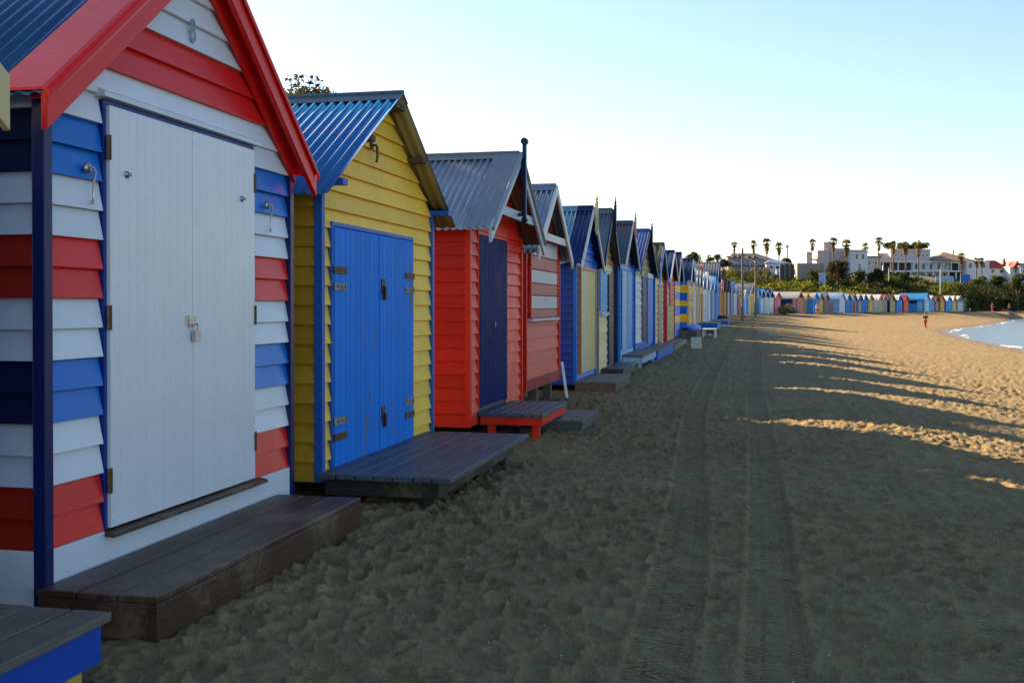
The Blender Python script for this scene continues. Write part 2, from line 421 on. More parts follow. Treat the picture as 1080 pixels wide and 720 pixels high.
def corr_roof(name, root, w, os_, of, depth, zr, m, mat, period=.0762, amp=.009, fine=True, rear=.12, under=None):
    """two corrugated slopes; origin front wall centre"""
    out = []
    for sgn in (-1, 1):
        mb = MB(); xs0 = -depth-rear; xs1 = of
        per = period if fine else period*3
        n = int((xs1-xs0)/per*(8 if fine else 4)); vs = []; fs = []
        ye = w/2+os_; T = .003
        nx, nz = sgn*m/math.hypot(1, m), 1/math.hypot(1, m)
        stations = [.012, ye*.5, ye]
        for layer in (0, 1):
            for yy in stations:
                for i in range(n+1):
                    x = xs0+(xs1-xs0)*i/n
                    a = (amp if fine else amp*1.6)*math.sin(2*math.pi*x/per)+(T if layer == 0 else -T)
                    sagz = -.006*math.sin(x*1.7+sgn)*math.sin(math.pi*yy/ye)
                    vs.append((x, sgn*yy+nx*a, zr-m*yy+nz*a+sagz))
        ns = len(stations); q = n+1
        for k in range(ns-1):
            for i in range(n):
                a = k*q+i; fs.append((a, a+1, a+q+1, a+q)); a += ns*q; fs.append((a, a+q, a+q+1, a+1))
        for i in range(n):
            a = (ns-1)*q+i; fs.append((a, a+1, a+1+ns*q, a+ns*q)); a = i; fs.append((a, a+ns*q, a+1+ns*q, a+1))
        for k in range(ns-1):
            for a in (k*q, k*q+n): fs.append((a, a+q, a+q+ns*q, a+ns*q))
        mb.add(vs, fs, mat); o = mb.build('roof_sheet', root, smooth=True, fix=False)
        if under:
            o.data.materials.append(under)
            for pl in o.data.polygons:
                if min(pl.vertices) >= ns*q: pl.material_index = 1
        out.append(o)
    return out

def slope_board(mb, sgn, y0, y1, zr, m, top, bw, x0, x1, mat, plumb=True):
    """board following a gable slope between |y|=y0..y1, x0..x1 thick; top = offset above roof line, bw = vertical width"""
    za0 = zr-m*y0+top; za1 = zr-m*y1+top
    a, b = sgn*y0, sgn*y1
    mb.hexa([(x0, a, za0-bw), (x1, a, za0-bw), (x1, b, za1-bw), (x0, b, za1-bw), (x0, a, za0), (x1, a, za0), (x1, b, za1), (x0, b, za1)], mat)

def door_leaf(parent, x, y0, y1, z0, z1, mat, plank=.1, thick=.03, name='door', back=None, bevel=.003, gap=.0018, depth=.010):
    mb = MB(); n = max(1, round((y1-y0)/plank)); pw = (y1-y0)/n
    mb.box(x-.012, x+thick-depth, y0, y1, z0, z1, mat)
    for i in range(n):
        g = gap
        mb.box(x+thick-depth-.0005, x+thick, y0+i*pw+g, y0+(i+1)*pw-g, z0+.001, z1-.001, mat)
    return mb.build(name, parent, bevel=bevel)

def framed(root, y0, y1, z0, z1, mat, x=.03, w=.04, name='door_frame', sill=None):
    mb = MB()
    mb.box(.004, x, y0-w, y0-.001, z0, z1+w, mat); mb.box(.004, x, y1+.001, y1+w, z0, z1+w, mat)
    mb.box(.004, x-.002, y0-.001, y1+.001, z1+.001, z1+w, mat)
    return mb.build(name, root, bevel=.002)

HUTS = 0
def hut(label, X, Y0, Y1, zb, ze, za, front, side=None, roof=None, depth=2.5, rz=None, group='beach huts along the sand', name='beach_hut',
        bh=.13, of=.15, os_=.14, trim=None, barge=None, bw=.13, door=None, panels=(), finial=None, base=None, ridge=None, gable=None,
        loc=None, detail=2, tie=None, w=None, doortop=None, stumps=False, barge_t=.028, trimw=.055, holes_extra=(), patch=None, soffit=None, under=None):
    """zb floor, ze roof line height at the eave tip, za ridge height (all world z); door=(y0,y1,z0,z1,mat,leaves,plank)"""
    if loc is None:
        w = Y1-Y0; loc = (X, (Y0+Y1)/2, 0)
    root = thing(name, label, 'beach hut', loc, rz or 0, group)
    hw = w/2
    m = (za-ze)/(hw+os_)
    zr = za
    fc = front if callable(front) else (lambda z, r, f=front: f)
    side = side or front
    sc_ = side if callable(side) else (lambda z, r, f=side: f)
    gc = (lambda z, r: gable) if gable is not None else fc
    core = P('dgrey')
    # front
    mb = MB()
    zw = zr-m*hw            # roof line at the wall corner
    prof = [(-hw, zb), (hw, zb), (hw, zw-.03), (0, zr-.035), (-hw, zw-.03)]
    mb.extrude(prof, 'x', -.05, 0, core)
    holes = [(d[0], d[1], d[2]-.5, d[3]) for d in ([door] if door else [])]+list(holes_extra)
    bz = zb+(base[1] if base else 0)
    ff = lambda z, r: (gc if z > zw-.05 else fc)(z, r)
    wall_boards(mb, lambda u, o, z: (o, u, z), -hw, hw, bz, zr-.04, bh, ff, zr-.03, m, holes)
    mb.build('front_wall', root, bevel=.0025 if detail > 2 else 0)
    # sides
    for s in (-1, 1):
        mb = MB()
        y = s*hw
        mb.box(-depth, -.052, min(y, y-s*.04), max(y, y-s*.04), zb, zw-.03, core)
        if detail > 0 or s == -1:
            wall_boards(mb, lambda u, o, z, s=s, y=y: (u, y+s*o, z), -depth, -.004, bz if base and base[2] else zb, zw-.03, bh, sc_)
            if base and base[2]: mb.box(-depth, -.01, min(y, y+s*.034), max(y, y+s*.034), zb, bz, base[0])
        mb.build('side_wall', root)
    mb = MB(); mb.extrude(prof, 'x', -depth-.04, -depth-.002, sc_(zb+.3, 2)); mb.build('back_wall', root)
    if base:
        mb = MB(); mb.box(.002, .036, -hw, hw, zb, bz-.002, base[0]); mb.build('base_board', root, bevel=.003)
    if trim is not None:
        for s in (-1, 1):
            mb = MB(); a = s*hw
            mb.box(-.012, .045, min(a-s*.02, a+s*.034), max(a-s*.02, a+s*.034), zb-.002, zw-.02, trim)
            mb.build('corner_post', root, bevel=.003)
    # roof
    if roof is not None:
        corr_roof('roof', root, w, os_, of, depth, zr, m, roof, fine=detail > 1, under=under)
        mb = MB(); rm = ridge or roof; k = .13
        c = 1/math.hypot(1, m)
        for s in (-1, 1):
            e = k*c
            mb.hexa([(-depth-.12, 0, zr+.014), (of+.006, 0, zr+.014), (of+.006, s*e, zr-m*e+.014), (-depth-.12, s*e, zr-m*e+.014),
                     (-depth-.12, 0, zr+.022), (of+.006, 0, zr+.022), (of+.006, s*e, zr-m*e+.022), (-depth-.12, s*e, zr-m*e+.022)], rm)
        mb.tube([(-depth-.12, 0, zr+.022), (of+.006, 0, zr+.022)], .018, rm, 10)
        mb.build('ridge_cap', root)
    if barge is not None:
        for s in (-1, 1):
            mb = MB(); slope_board(mb, s, .0015, hw+os_-.004, zr, m, .012 if roof else 0, bw, of-.002, of+barge_t, barge)
            mb.build('barge_board', root, bevel=.003)
    if soffit:
        for s in (-1, 1):
            mb = MB(); mb.box(-.02, of-.004, min(s*(hw-.02), s*(hw+.03)), max(s*(hw-.02), s*(hw+.03)), zw-.11, zw-.055, soffit); mb.build('purlin', root, bevel=.003)
    if tie:
        mb = MB(); yy = (zr-tie[1])/m-.02; mb.box(of-.03, of-.006, -yy, yy, tie[1]-tie[2], tie[1], tie[0]); mb.build('tie_beam', root, bevel=.003)
    if finial:
        fm, fh, fd = finial; mb = MB()
        x = of+barge_t+.03
        mb.box(x-.026, x+.026, -.026, .026, zr-fd, zr+.06, fm)
        mb.lathe([(.018, 0), (.036, .02), (.016, .05), (.030, .085), (.014, .12), (.004, fh)], fm, (x, 0, zr+.06), 10)
        mb.lathe([(.002, -.07), (.028, -.03), (.02, 0)], fm, (x, 0, zr-fd), 8)
        mb.build('finial', root)
    if door:
        y0, y1, z0, z1, dm, leaves = door[:6]; plank = door[6] if len(door) > 6 else .1
        framed(root, y0+.03, y1-.03, z0, z1-.03, door[7] if len(door) > 7 else (trim or dm), w=.03, x=.034)
        yy = [y0+.033, y1-.033]; k = (yy[1]-yy[0])/leaves
        for i in range(leaves):
            d = door_leaf(root, .012, yy[0]+i*k+.002, yy[0]+(i+1)*k-.002, z0+.01, z1-.034, dm, plank, bevel=.002 if detail > 1 else 0)
            if detail > 0:
                s = -1 if i == 0 else 1
                yh = yy[0]+.01 if s < 0 else yy[1]-.01
                for zz in (z0+.22, z1-.28):
                    hb = MB(); hb.box(.029, .035, min(yh, yh-s*.16), max(yh, yh-s*.16), zz-.014, zz+.014, IRON)
                    hb.build('hinge', d)
        hb = MB(); yl = (y0+y1)/2 if leaves == 2 else y1-.12
        hb.box(.030, .038, yl-.05, yl+.05, (z0+z1)/2-.02, (z0+z1)/2+.02, IRON)
        hb.box(.038, .055, yl-.02, yl+.02, (z0+z1)/2-.08, (z0+z1)/2-.025, BRASS)
        hb.build('latch', root)
    for p in panels:      # (name, y0,y1,z0,z1, mat, proud, plank)
        mb = MB(); n = max(1, round((p[4]-p[3])/p[7])) if p[7] else 1; hh = (p[4]-p[3])/n
        for i in range(n):
            mb.box(.034, .034+p[6], p[1], p[2], p[3]+i*hh, p[3]+(i+1)*hh-.004, p[5])
        mb.build(p[0], root, bevel=.002)
    if stumps:
        for y in (-hw+.15, 0, hw-.15):
            for x in (-.12, -depth+.2):
                mb = MB(); mb.box(x-.06, x+.06, y-.06, y+.06, -.1, zb-.002, timber('stump_wood', (.12, .10, .08))); mb.build('stump', root)
    return root

def deck(label, x0, x1, y0, y1, zt, zb, top, skirt=None, planks=6, group='timber decks in front of the huts', legs=True, legmat=None, over=.03, th=.03, skirt_h=.14, name='timber_deck', thing_rot=0, full=False, bevel=.004, sag=True):
    """origin at plan centre on the sand"""
    cx, cy = (x0+x1)/2, (y0+y1)/2; root = thing(name, label, 'deck', (cx, cy, zb), thing_rot, group)
    a, b = x0-cx, x1-cx; c, d = y0-cy, y1-cy; t = zt-zb
    mb = MB(); n = planks; pw = (b-a)/n
    for i in range(n):
        g = .005; e0 = random.uniform(-.012, .012) if sag else 0; e1 = random.uniform(-.012, .012) if sag else 0; q = random.uniform(-.002, .002)
        mb.box(a+i*pw+g, a+(i+1)*pw-g, c+e0, d+e1, t-th+q, t+q, top)
    mb.build('boards', root, bevel=bevel)
    sk = skirt or top; lo = -.05 if full else t-th-skirt_h; e = over
    fr = MB()
    fr.box(b-e-.035, b-e, c+e, d-e, lo, t-th-.001, sk); fr.build('skirt', root, bevel=.003)
    for yy in (c+e, d-e-.035):
        fr = MB(); fr.box(a+.01, b-e-.036, yy, yy+.035, lo, t-th-.001, sk); fr.build('skirt', root, bevel=.003)
    if legs and not full:
        for xx in (a+.08, b-e-.115):
            for yy in (c+e+.04, d-e-.12):
                l = MB(); l.box(xx, xx+.075, yy, yy+.075, -.15, t-th-.002, legmat or sk); l.build('leg', root, bevel=.003)
    return root

IRON = plain('rusty_iron', (.12, .075, .05), .6, .5, .4, 30)
BRASS = plain('dull_brass', (.30, .24, .12), .4, .8, .2, 30)
CHROME = plain('galvanised_fitting', (.45, .46, .48), .3, .9, .1, 20)
# ------------------------------------------------------------------ huts of the straight row
def settle(root, zb):
    """move the empty to the hut's base and keep the meshes where they are"""
    def rec(o):
        for ch in o.children:
            if ch.type == 'MESH': ch.data.transform(Matrix.Translation((0, 0, -zb)))
            rec(ch)
    rec(root); root.location.z = zb
def bands(lst):
    def f(z, r):
        for top, mt in lst:
            if z < top: return mt
        return lst[-1][1]
    return f
OLDT = timber('weathered_boards', (.15, .135, .115), .6)
OLDT2 = timber('grey_boards', (.17, .16, .145), .65)
STAIN = timber('dark_stained_boards', (.075, .033, .020), .45, .15)
GALV = steel('galvanised_sheet', (.30, .33, .36), .15, .38, .55)

# --- the near striped hut with the number 8
g = dict(rough=.30, dirt=.12, vary=.05, spec=.28)
w8, r8, b8 = paint('gloss_white', (.68, .74, .82), **g), paint('gloss_red', (.74, .016, .016), **g), paint('gloss_blue', (.0, .16, .62), **g)
n8 = paint('gloss_navy', (.006, .016, .10), **g)
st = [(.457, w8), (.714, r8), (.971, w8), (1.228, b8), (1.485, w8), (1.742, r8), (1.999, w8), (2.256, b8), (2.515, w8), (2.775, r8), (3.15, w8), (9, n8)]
g2 = dict(rough=.6, dirt=.1, vary=.03, spec=.1); s8 = paint('side_blue_shaded', (.002, .007, .045), **g2); sr8 = paint('side_red_shaded', (.28, .014, .005), **g2); sw8 = paint('side_white_shaded', (.46, .52, .60), **g2)  # side copies darkened: shade of the gap between huts is in the colour
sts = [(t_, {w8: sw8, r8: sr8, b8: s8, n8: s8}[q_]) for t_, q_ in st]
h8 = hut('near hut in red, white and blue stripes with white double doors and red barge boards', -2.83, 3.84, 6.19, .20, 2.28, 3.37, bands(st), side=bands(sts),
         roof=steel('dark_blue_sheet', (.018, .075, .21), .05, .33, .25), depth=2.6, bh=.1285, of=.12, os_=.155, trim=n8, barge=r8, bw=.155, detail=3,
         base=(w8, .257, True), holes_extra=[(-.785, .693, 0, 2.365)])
door8 = []
wd = paint('white_door_paint', (.70, .75, .82), rough=.25, spec=.5, dirt=.03, vary=.01, vertical=True)
framed(h8, -.757, .665, .46, 2.345, paint('frame_blue', (.002, .035, .26), **g), x=.030, w=.022)
for i, (a, b) in enumerate(((-.755, -.038), (-.034, .663))):
    d = door_leaf(h8, .014, a, b, .465, 2.342, wd, .072, .032, bevel=0, gap=.0006, depth=.0012); door8.append(d)
    yy = a-.004 if i == 0 else b+.004
    for zz in (.675, 1.40, 2.155):
        k = MB(); k.box(.040, .049, yy-.014, yy+.014, zz-.055, zz+.055, plain('hinge_brass', (.26, .19, .09), .5, .7, .4, 60))
        k.tube([(.050, yy, zz-.055), (.050, yy, zz+.055)], .006, IRON, 8)
        k.build('hinge', d, bevel=.001)
    k = MB(); yk = (a+.13) if i == 0 else (b-.16)
    k.lathe([(.002, 0), (.017, .002), (.018, .005), (.007, .008), (.006, .014), (.010, .018), (.008, .024), (.002, .026)], CHROME, n=14)
    o = k.build('knob', d, smooth=True); o.data.transform(Matrix.Translation((.046, yk, 2.05)) @ Matrix.Rotation(R(90), 4, 'Y'))
k = MB(); k.box(.046, .050, -.11, 0, 1.355, 1.40, CHROME); k.box(.050, .056, -.085, -.055, 1.345, 1.405, CHROME)
k.build('hasp', h8, bevel=.001)
k = MB(); k.box(.052, .078, .015-.075, .065-.075, 1.275, 1.325, CHROME)
k.tube([(.065, .026-.075, 1.32), (.065, .026-.075, 1.35), (.065, .033-.075, 1.362), (.065, .047-.075, 1.362), (.065, .054-.075, 1.35), (.065, .054-.075, 1.32)], .0045, CHROME, 8)
k.build('padlock', h8, bevel=.002)
k = MB(); k.box(.004, .062, -.815, .725, 2.372, 2.395, w8); k.hexa([(.004, -.815, 2.395), (.062, -.815, 2.395), (.062, .725, 2.395), (.004, .725, 2.395), (.004, -.815, 2.415), (.02, -.815, 2.415), (.02, .725, 2.415), (.004, .725, 2.415)], w8)
k.build('drip_board', h8, bevel=.002)
k = MB(); k.hexa([(.004, -.79, .432), (.085, -.79, .428), (.085, .75, .428), (.004, .75, .432), (.004, -.79, .462), (.085, -.79, .446), (.085, .75, .446), (.004, .75, .462)], STAIN); k.build('door_sill', h8, bevel=.003)
for s in (-1, 1):
    k = MB(); slope_board(k, s, .02, 1.175+.10, 3.37, (3.37-2.28)/1.33, -.03, .022, .03, .117, r8); k.build('soffit', h8)
    k = MB(); slope_board(k, s, .02, 1.175+.03, 3.37, (3.37-2.28)/1.33, -.054, .11, .034, .058, r8); k.build('gable_mould', h8, bevel=.002)
for yy in (-.90, .85):
    k = MB()
    o_ = []
    k.tube([(.036, yy-.012, 2.045), (.046, yy-.012, 2.045)], .024, CHROME, 12)
    k.tube([(.046, yy-.012, 2.045), (.06, yy, 2.048), (.062, yy+.014, 2.03), (.050, yy+.018, 1.98), (.045, yy+.022, 1.92), (.048, yy+.020, 1.90), (.052, yy+.006, 1.893), (.053, yy-.003, 1.902)], .0052, CHROME, 8)
    k.build('cabin_hook', h8, smooth=True)
# rolled metal caps over the barge boards
m_ = (3.37-2.28)/(1.175+.155)
for s in (-1, 1):
    k = MB(); prof = [(-.10, .024), (.13, .024), (.150, .020), (.163, .008), (.167, -.010), (.163, -.024), (.157, -.024), (.157, -.006), (.148, .008), (.13, .015), (-.10, .015)]
    n = len(prof); vs = []
    for yy in (.001, 1.175+.155+.006):
        for (px_, pz) in prof: vs.append((px_, s*yy, 3.37-m_*yy+pz*1.28))
    k.add(vs, [list(range(n)), list(range(n, 2*n))[::-1]]+[(i, (i+1) % n, n+(i+1) % n, n+i) for i in range(n)], r8)
    k.build('barge_cap', h8, bevel=.0015)
# the painted house number
cu = bpy.data.curves.new('n8', 'FONT'); cu.body = '8'; cu.size = .175; cu.extrude = .002; cu.align_x = 'CENTER'
to = bpy.data.objects.new('tmp8', cu); me = bpy.data.meshes.new_from_object(to); bpy.data.objects.remove(to)
me.transform(Matrix.Translation((.0345, -.005, 2.80)) @ Matrix.Rotation(R(90), 4, 'Z') @ Matrix.Rotation(R(90), 4, 'X') @ Matrix.Diagonal((.72, 1, 1, 1)))
me.name = 'house_number'; me.materials.append(paint('number_paint', (.25, .36, .45), rough=.4))
o = bpy.data.objects.new('house_number', me); COL.objects.link(o); o.parent = h8
settle(h8, .20)
deck('low dark brown stained deck in front of the red, white and blue striped hut', -2.79, -2.25, 3.75, 5.98, .32, .11, STAIN, planks=3, full=True, over=.004, th=.028, bevel=.005, sag=False)

# --- its left neighbour, of which a roof corner and the deck show
h0 = hut('hut cut off by the left edge with cream barge board', -2.83, .75, 3.20, .36, 2.27, 3.3, P('blue'), side=P('blue'), roof=GALV, depth=2.5, of=.18, os_=.20, trim=P('yellow'), barge=P('cream'), bw=.2,
         door=(-.6, .6, .42, 2.1, P('yellow'), 2), detail=2)
settle(h0, .36)
deck('weathered deck with bright blue skirt and yellow leg in the lower left corner', -2.79, -2.04, 1.2, 3.14, .45, .12, OLDT, skirt=paint('deck_blue', (.012, .08, .50), rough=.4), legmat=paint('leg_yellow', (.55, .42, .10)), planks=5, over=.03, skirt_h=.13)

# --- yellow hut with blue doors
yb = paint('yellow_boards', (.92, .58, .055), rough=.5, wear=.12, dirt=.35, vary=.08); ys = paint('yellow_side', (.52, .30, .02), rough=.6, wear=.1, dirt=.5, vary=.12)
bt = paint('blue_trim_worn', (.015, .12, .50), rough=.45, wear=.35)
bd = paint('blue_door_worn', (.0, .20, .78), rough=.55, spec=.15, wear=.42, vertical=True, under=(.16, .17, .19), dirt=.2, vary=.06)
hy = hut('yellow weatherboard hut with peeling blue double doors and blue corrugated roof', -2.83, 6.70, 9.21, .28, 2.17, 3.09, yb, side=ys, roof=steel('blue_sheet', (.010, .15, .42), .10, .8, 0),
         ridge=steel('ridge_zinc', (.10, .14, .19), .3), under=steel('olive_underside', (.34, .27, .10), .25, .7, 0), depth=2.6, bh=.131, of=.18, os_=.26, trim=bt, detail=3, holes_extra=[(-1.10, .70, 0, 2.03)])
framed(hy, -1.07, .67, .33, 2.0, bt, x=.040, w=.03)
for i, (a, b) in enumerate(((-1.068, -.178), (-.174, .668))):
    d = door_leaf(hy, .012, a, b, .335, 1.995, bd, .098, .034, bevel=.003)
    s = 1 if i == 0 else -1; y0 = a if i == 0 else b
    wh = plain('flaky_iron', (.28, .26, .24), .7, .2, .6, 50)
    for zz, mt in ((1.70, IRON), (1.585, wh), (.66, wh), (.55, IRON)):
        k = MB(); k.box(.046, .053, min(y0-s*.02, y0+s*.22), max(y0-s*.02, y0+s*.22), zz-.026, zz+.026, mt)
        for q in (.04, .11, .18): k.tube([(.052, y0+s*q, zz), (.057, y0+s*q, zz)], .009, IRON, 6)
        k.build('hinge', d, bevel=.0015)
k = MB()
for zz in (1.60, .62):
    k.box(.046, .056, -.13, -.06, zz-.05, zz+.06, IRON); k.box(.056, .075, -.11, -.075, zz-.10, zz+.005, plain('black_iron', (.02, .02, .022), .5, .4))
k.build('hasp', hy, bevel=.002)
k = MB(); k.box(.036, .050, -.173, -.148, .36, 1.98, bd); k.build('door_cover_strip', hy, bevel=.002)
tw = timber('roof_timber', (.12, .085, .055), .8)
zz8 = 3.09; mm = (3.09-2.17)/(1.255+.26)
for yy, mt, nm in ((-1.255, bt, 1), (1.255, bt, 1), (-.62, tw, 0), (.62, tw, 0), (-.06, tw, 0), (.06, tw, 0)):
    k = MB(); z = 3.09-mm*abs(yy)-.028
    k.box(-.02, .20 if nm else .165, yy-.045, yy+.045, z-.045, z, mt); k.build('purlin', hy, bevel=.003)
k = MB(); k.tube([(.03, -.30, 2.66), (.07, -.30, 2.66), (.078, -.30, 2.64), (.078, -.30, 2.56), (.07, -.30, 2.53)], .010, IRON, 8); k.box(.028, .04, -.325, -.275, 2.63, 2.69, IRON); k.build('hook', hy)
settle(hy, .28)
deck('wide low grey plank deck in front of the yellow hut', -2.79, -1.87, 6.58, 9.05, .35, .06, timber('slate_boards', (.075, .105, .145), .5), skirt=timber('under_deck', (.045, .04, .035)), planks=7, over=.12, th=.035, skirt_h=.12)

# --- red hut with navy doors
rb = paint('red_boards', (.74, .032, .014), rough=.42, dirt=.22, vary=.06)
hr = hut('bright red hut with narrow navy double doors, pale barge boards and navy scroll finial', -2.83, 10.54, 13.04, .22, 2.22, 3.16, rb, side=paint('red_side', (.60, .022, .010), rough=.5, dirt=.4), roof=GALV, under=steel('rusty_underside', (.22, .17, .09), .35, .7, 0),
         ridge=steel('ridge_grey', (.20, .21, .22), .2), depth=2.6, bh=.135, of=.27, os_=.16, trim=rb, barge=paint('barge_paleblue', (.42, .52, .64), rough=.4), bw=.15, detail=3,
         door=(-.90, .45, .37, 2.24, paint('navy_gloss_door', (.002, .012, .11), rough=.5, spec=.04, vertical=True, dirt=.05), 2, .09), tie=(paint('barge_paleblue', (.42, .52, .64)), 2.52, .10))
k = MB(); nv = P('navy')
k.box(.315, .355, -.03, .03, 2.42, 3.27, nv); k.tube([(.335, -.035, 3.30), (.335, .035, 3.30)], .040, nv, 16); k.tube([(.335, -.035, 2.42), (.335, .035, 2.42)], .034, nv, 16)
k.box(.27, .315, -.02, .02, 2.9, 3.1, nv); k.box(.05, .32, -.02, .02, 2.46, 2.50, nv)
k.build('finial', hr, bevel=.004)
for s in (-1, 1):
    k = MB(); y1 = 1.23+.16
    m2 = (3.16-2.22)/y1
    k.hexa([(.0, 0, 3.16+.016), (.30, 0, 3.16+.016), (.30, s*y1, 2.22+.016), (.0, s*y1, 2.22+.016), (.0, 0, 3.184), (.30, 0, 3.184), (.30, s*y1, 2.244), (.0, s*y1, 2.244)], steel('flashing', (.22, .24, .26), .2))
    k.tube([(.305, 0, 3.165), (.305, s*y1, 2.225)], .022, GALV, 10)
    k.build('barge_cap', hr)
settle(hr, .22)
deck('low red framed step with slatted blue grey top in front of the red hut', -2.79, -2.10, 10.87, 12.37, .336, .06, timber('blue_grey_slats', (.07, .115, .17), .45), skirt=rb, planks=6, over=.02, th=.04, skirt_h=.085)
deck('small loose grey crate step beyond the red framed step', -2.40, -1.82, 11.75, 13.0, .185, .0, OLDT2, skirt=timber('crate_side', (.12, .12, .13)), planks=4, full=True, over=.01, th=.025)

# --- faded pink-red hut with a pale shutter
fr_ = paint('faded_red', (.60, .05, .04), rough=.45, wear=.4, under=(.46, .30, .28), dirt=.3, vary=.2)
fw = paint('shutter_white', (.55, .57, .60), rough=.45, wear=.25, under=(.4, .28, .26)); fp = paint('shutter_pink', (.52, .16, .14), rough=.5, wear=.4)
wt = paint('barge_white', (.66, .68, .70), rough=.45, wear=.1)
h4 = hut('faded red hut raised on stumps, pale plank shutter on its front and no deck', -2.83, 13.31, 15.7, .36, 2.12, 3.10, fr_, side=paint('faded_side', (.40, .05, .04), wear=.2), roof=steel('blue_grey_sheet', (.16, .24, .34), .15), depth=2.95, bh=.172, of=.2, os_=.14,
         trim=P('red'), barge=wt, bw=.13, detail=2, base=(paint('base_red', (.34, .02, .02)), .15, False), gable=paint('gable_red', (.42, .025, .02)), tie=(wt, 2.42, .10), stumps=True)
for a, b, c_, d_, mt in ((-1.0, -.36, 2.12, 2.34, fw), (-.355, .28, 2.12, 2.34, fw), (.285, .88, 2.12, 2.34, fw), (-1.0, -.1, 1.94, 2.115, fp), (-.095, .88, 1.94, 2.115, fp), (-1.0, .88, 1.76, 1.935, fw), (-1.0, .88, 1.60, 1.755, fp), (-1.0, .88, 1.42, 1.595, fw), (-1.0, .88, 1.30, 1.415, fp)):
    k = MB(); k.box(.034, .06, a, b, c_, d_-.008, mt); k.build('shutter_plank', h4, bevel=.003)
k = MB(); k.box(.01, .09, -1.06, .94, 1.255, 1.29, fw); k.box(.034, .07, -1.05, -1.005, 1.29, 2.36, P('red')); k.box(.034, .07, .885, .93, 1.29, 2.36, P('red')); k.build('shutter_frame', h4, bevel=.003)
settle(h4, .36)
k = MB(); k.bar((-2.68, 15.76, .02), (-2.78, 15.84, .62), .05, .015, P('offwhite')); o = k.build('leaning_board', bevel=.003)
tag(o, 'narrow pale plank leaning at the far corner of the faded red hut', 'plank')

# --- blue hut, cream and yellow door
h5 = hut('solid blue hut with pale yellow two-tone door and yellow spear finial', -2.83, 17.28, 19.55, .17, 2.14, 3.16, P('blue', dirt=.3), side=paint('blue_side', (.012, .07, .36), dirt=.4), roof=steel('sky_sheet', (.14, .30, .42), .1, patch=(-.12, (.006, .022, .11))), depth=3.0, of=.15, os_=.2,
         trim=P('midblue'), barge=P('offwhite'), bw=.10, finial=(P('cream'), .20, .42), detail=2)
for a, b, mt in ((-.80, .02, paint('cream_door', (.58, .56, .38), vertical=True)), (.024, .82, paint('yellow_door', (.60, .50, .16), vertical=True))): door_leaf(h5, .034, a, b, .33, 2.06, mt, .12)
framed(h5, -.805, .825, .33, 2.065, P('orange'), x=.075, w=.045)
settle(h5, .17)
deck('pale grey boxed platform with brown end in front of the solid blue hut', -2.79, -2.11, 17.05, 19.2, .24, .05, OLDT2, skirt=timber('brown_box', (.16, .12, .09)), planks=5, full=True, over=.01, th=.03)

# --- cream hut with blue window
h6 = hut('cream boarded hut with tall blue shutter, narrow navy door and navy finial', -2.83, 19.88, 21.95, .2, 2.28, 3.34, P('cream', wear=.15), side=P('olive'), roof=steel('grey_sheet', (.15, .17, .19), .1), depth=2.4, of=.16, os_=.13,
         trim=P('tan'), barge=P('navy'), bw=.12, finial=(P('navy'), .22, .4), gable=P('tan'), bh=.15, detail=2,
         panels=[('shutter', -.88, .05, 1.36, 2.14, P('sky'), .02, 0), ('window_sill', -.92, .10, 1.28, 1.34, P('pale'), .06, 0), ('door', .32, .85, .28, 2.1, P('navy'), .02, 0)])
settle(h6, .2)
deck('dark slatted deck in front of the cream hut with the blue shutter', -2.79, -2.47+.12, 20.2, 22.7, .27, .04, timber('dark_slats', (.05, .055, .06), .5), planks=3, over=.03, th=.04)

h7 = hut('light blue hut with peeling pale door under a grey roof and pinkish finial', -2.83, 23.24, 25.85, .2, 2.36, 3.38, P('midblue', dirt=.3), side=P('navy'), roof=steel('pale_sheet', (.28, .34, .38), .1, patch=(-.22, (.06, .08, .11))), depth=2.4, of=.17, os_=.16,
         trim=P('midblue'), barge=P('offwhite'), bw=.1, finial=(P('pink'), .2, .3), base=(P('pale'), .25, False), gable=P('navy'), detail=2,
         panels=[('door', -1.0, -.2, .5, 2.25, paint('peeling_pale', C['pale'], wear=.5, vertical=True), .02, 0), ('door', -.15, .9, .5, 2.25, P('sky'), .025, 0)])
settle(h7, .2)
h8b = hut('wide hut with pale blue boards and bright blue door leaf beside a dark opening', -2.83, 26.3, 30.85, .25, 2.3, 3.48, paint('pale_boards', (.48, .58, .68), dirt=.3), side=P('navy'), roof=steel('royal_sheet', (.02, .06, .26), .05), depth=2.5, of=.18, os_=.14,
         trim=P('blue'), barge=P('black'), bw=.1, finial=(P('navy'), .35, .35), gable=P('olive'), bh=.19, base=(P('blue'), .28, False), detail=2,
         panels=[('doorway', -.55, .6, .53, 2.25, P('navy'), .012, 0), ('door', .65, 2.15, .45, 2.2, P('midblue'), .04, 0), ('lintel', .6, 2.2, 2.22, 2.36, P('white'), .05, 0)])
settle(h8b, .25)
deck('light grey platform with pale blue side in front of the light blue hut', -2.79, -2.32, 23.6, 26.9, .38, .05, OLDT2, skirt=P('pale'), planks=4, over=.02, th=.05)
deck('grey platform with bright blue skirt before the hut with the dark opening', -2.79, -2.30, 27.2, 32.9, .34, .05, OLDT, skirt=P('blue'), planks=4, over=.02, th=.04, full=True)
h9 = hut('cream fronted hut with bright blue barge board and olive roof', -2.83, 31.85, 35.0, .25, 2.28, 3.40, paint('cream_boards', (.62, .50, .26), dirt=.35), side=P('blue'), roof=steel('olive_sheet', (.10, .10, .06), .2), depth=2.4, of=.17, os_=.14,
         trim=P('blue'), barge=P('midblue'), bw=.2, bh=.17, detail=1, door=(-.5, .9, .35, 2.1, P('tan'), 2), gable=P('yellow'))
settle(h9, .25)
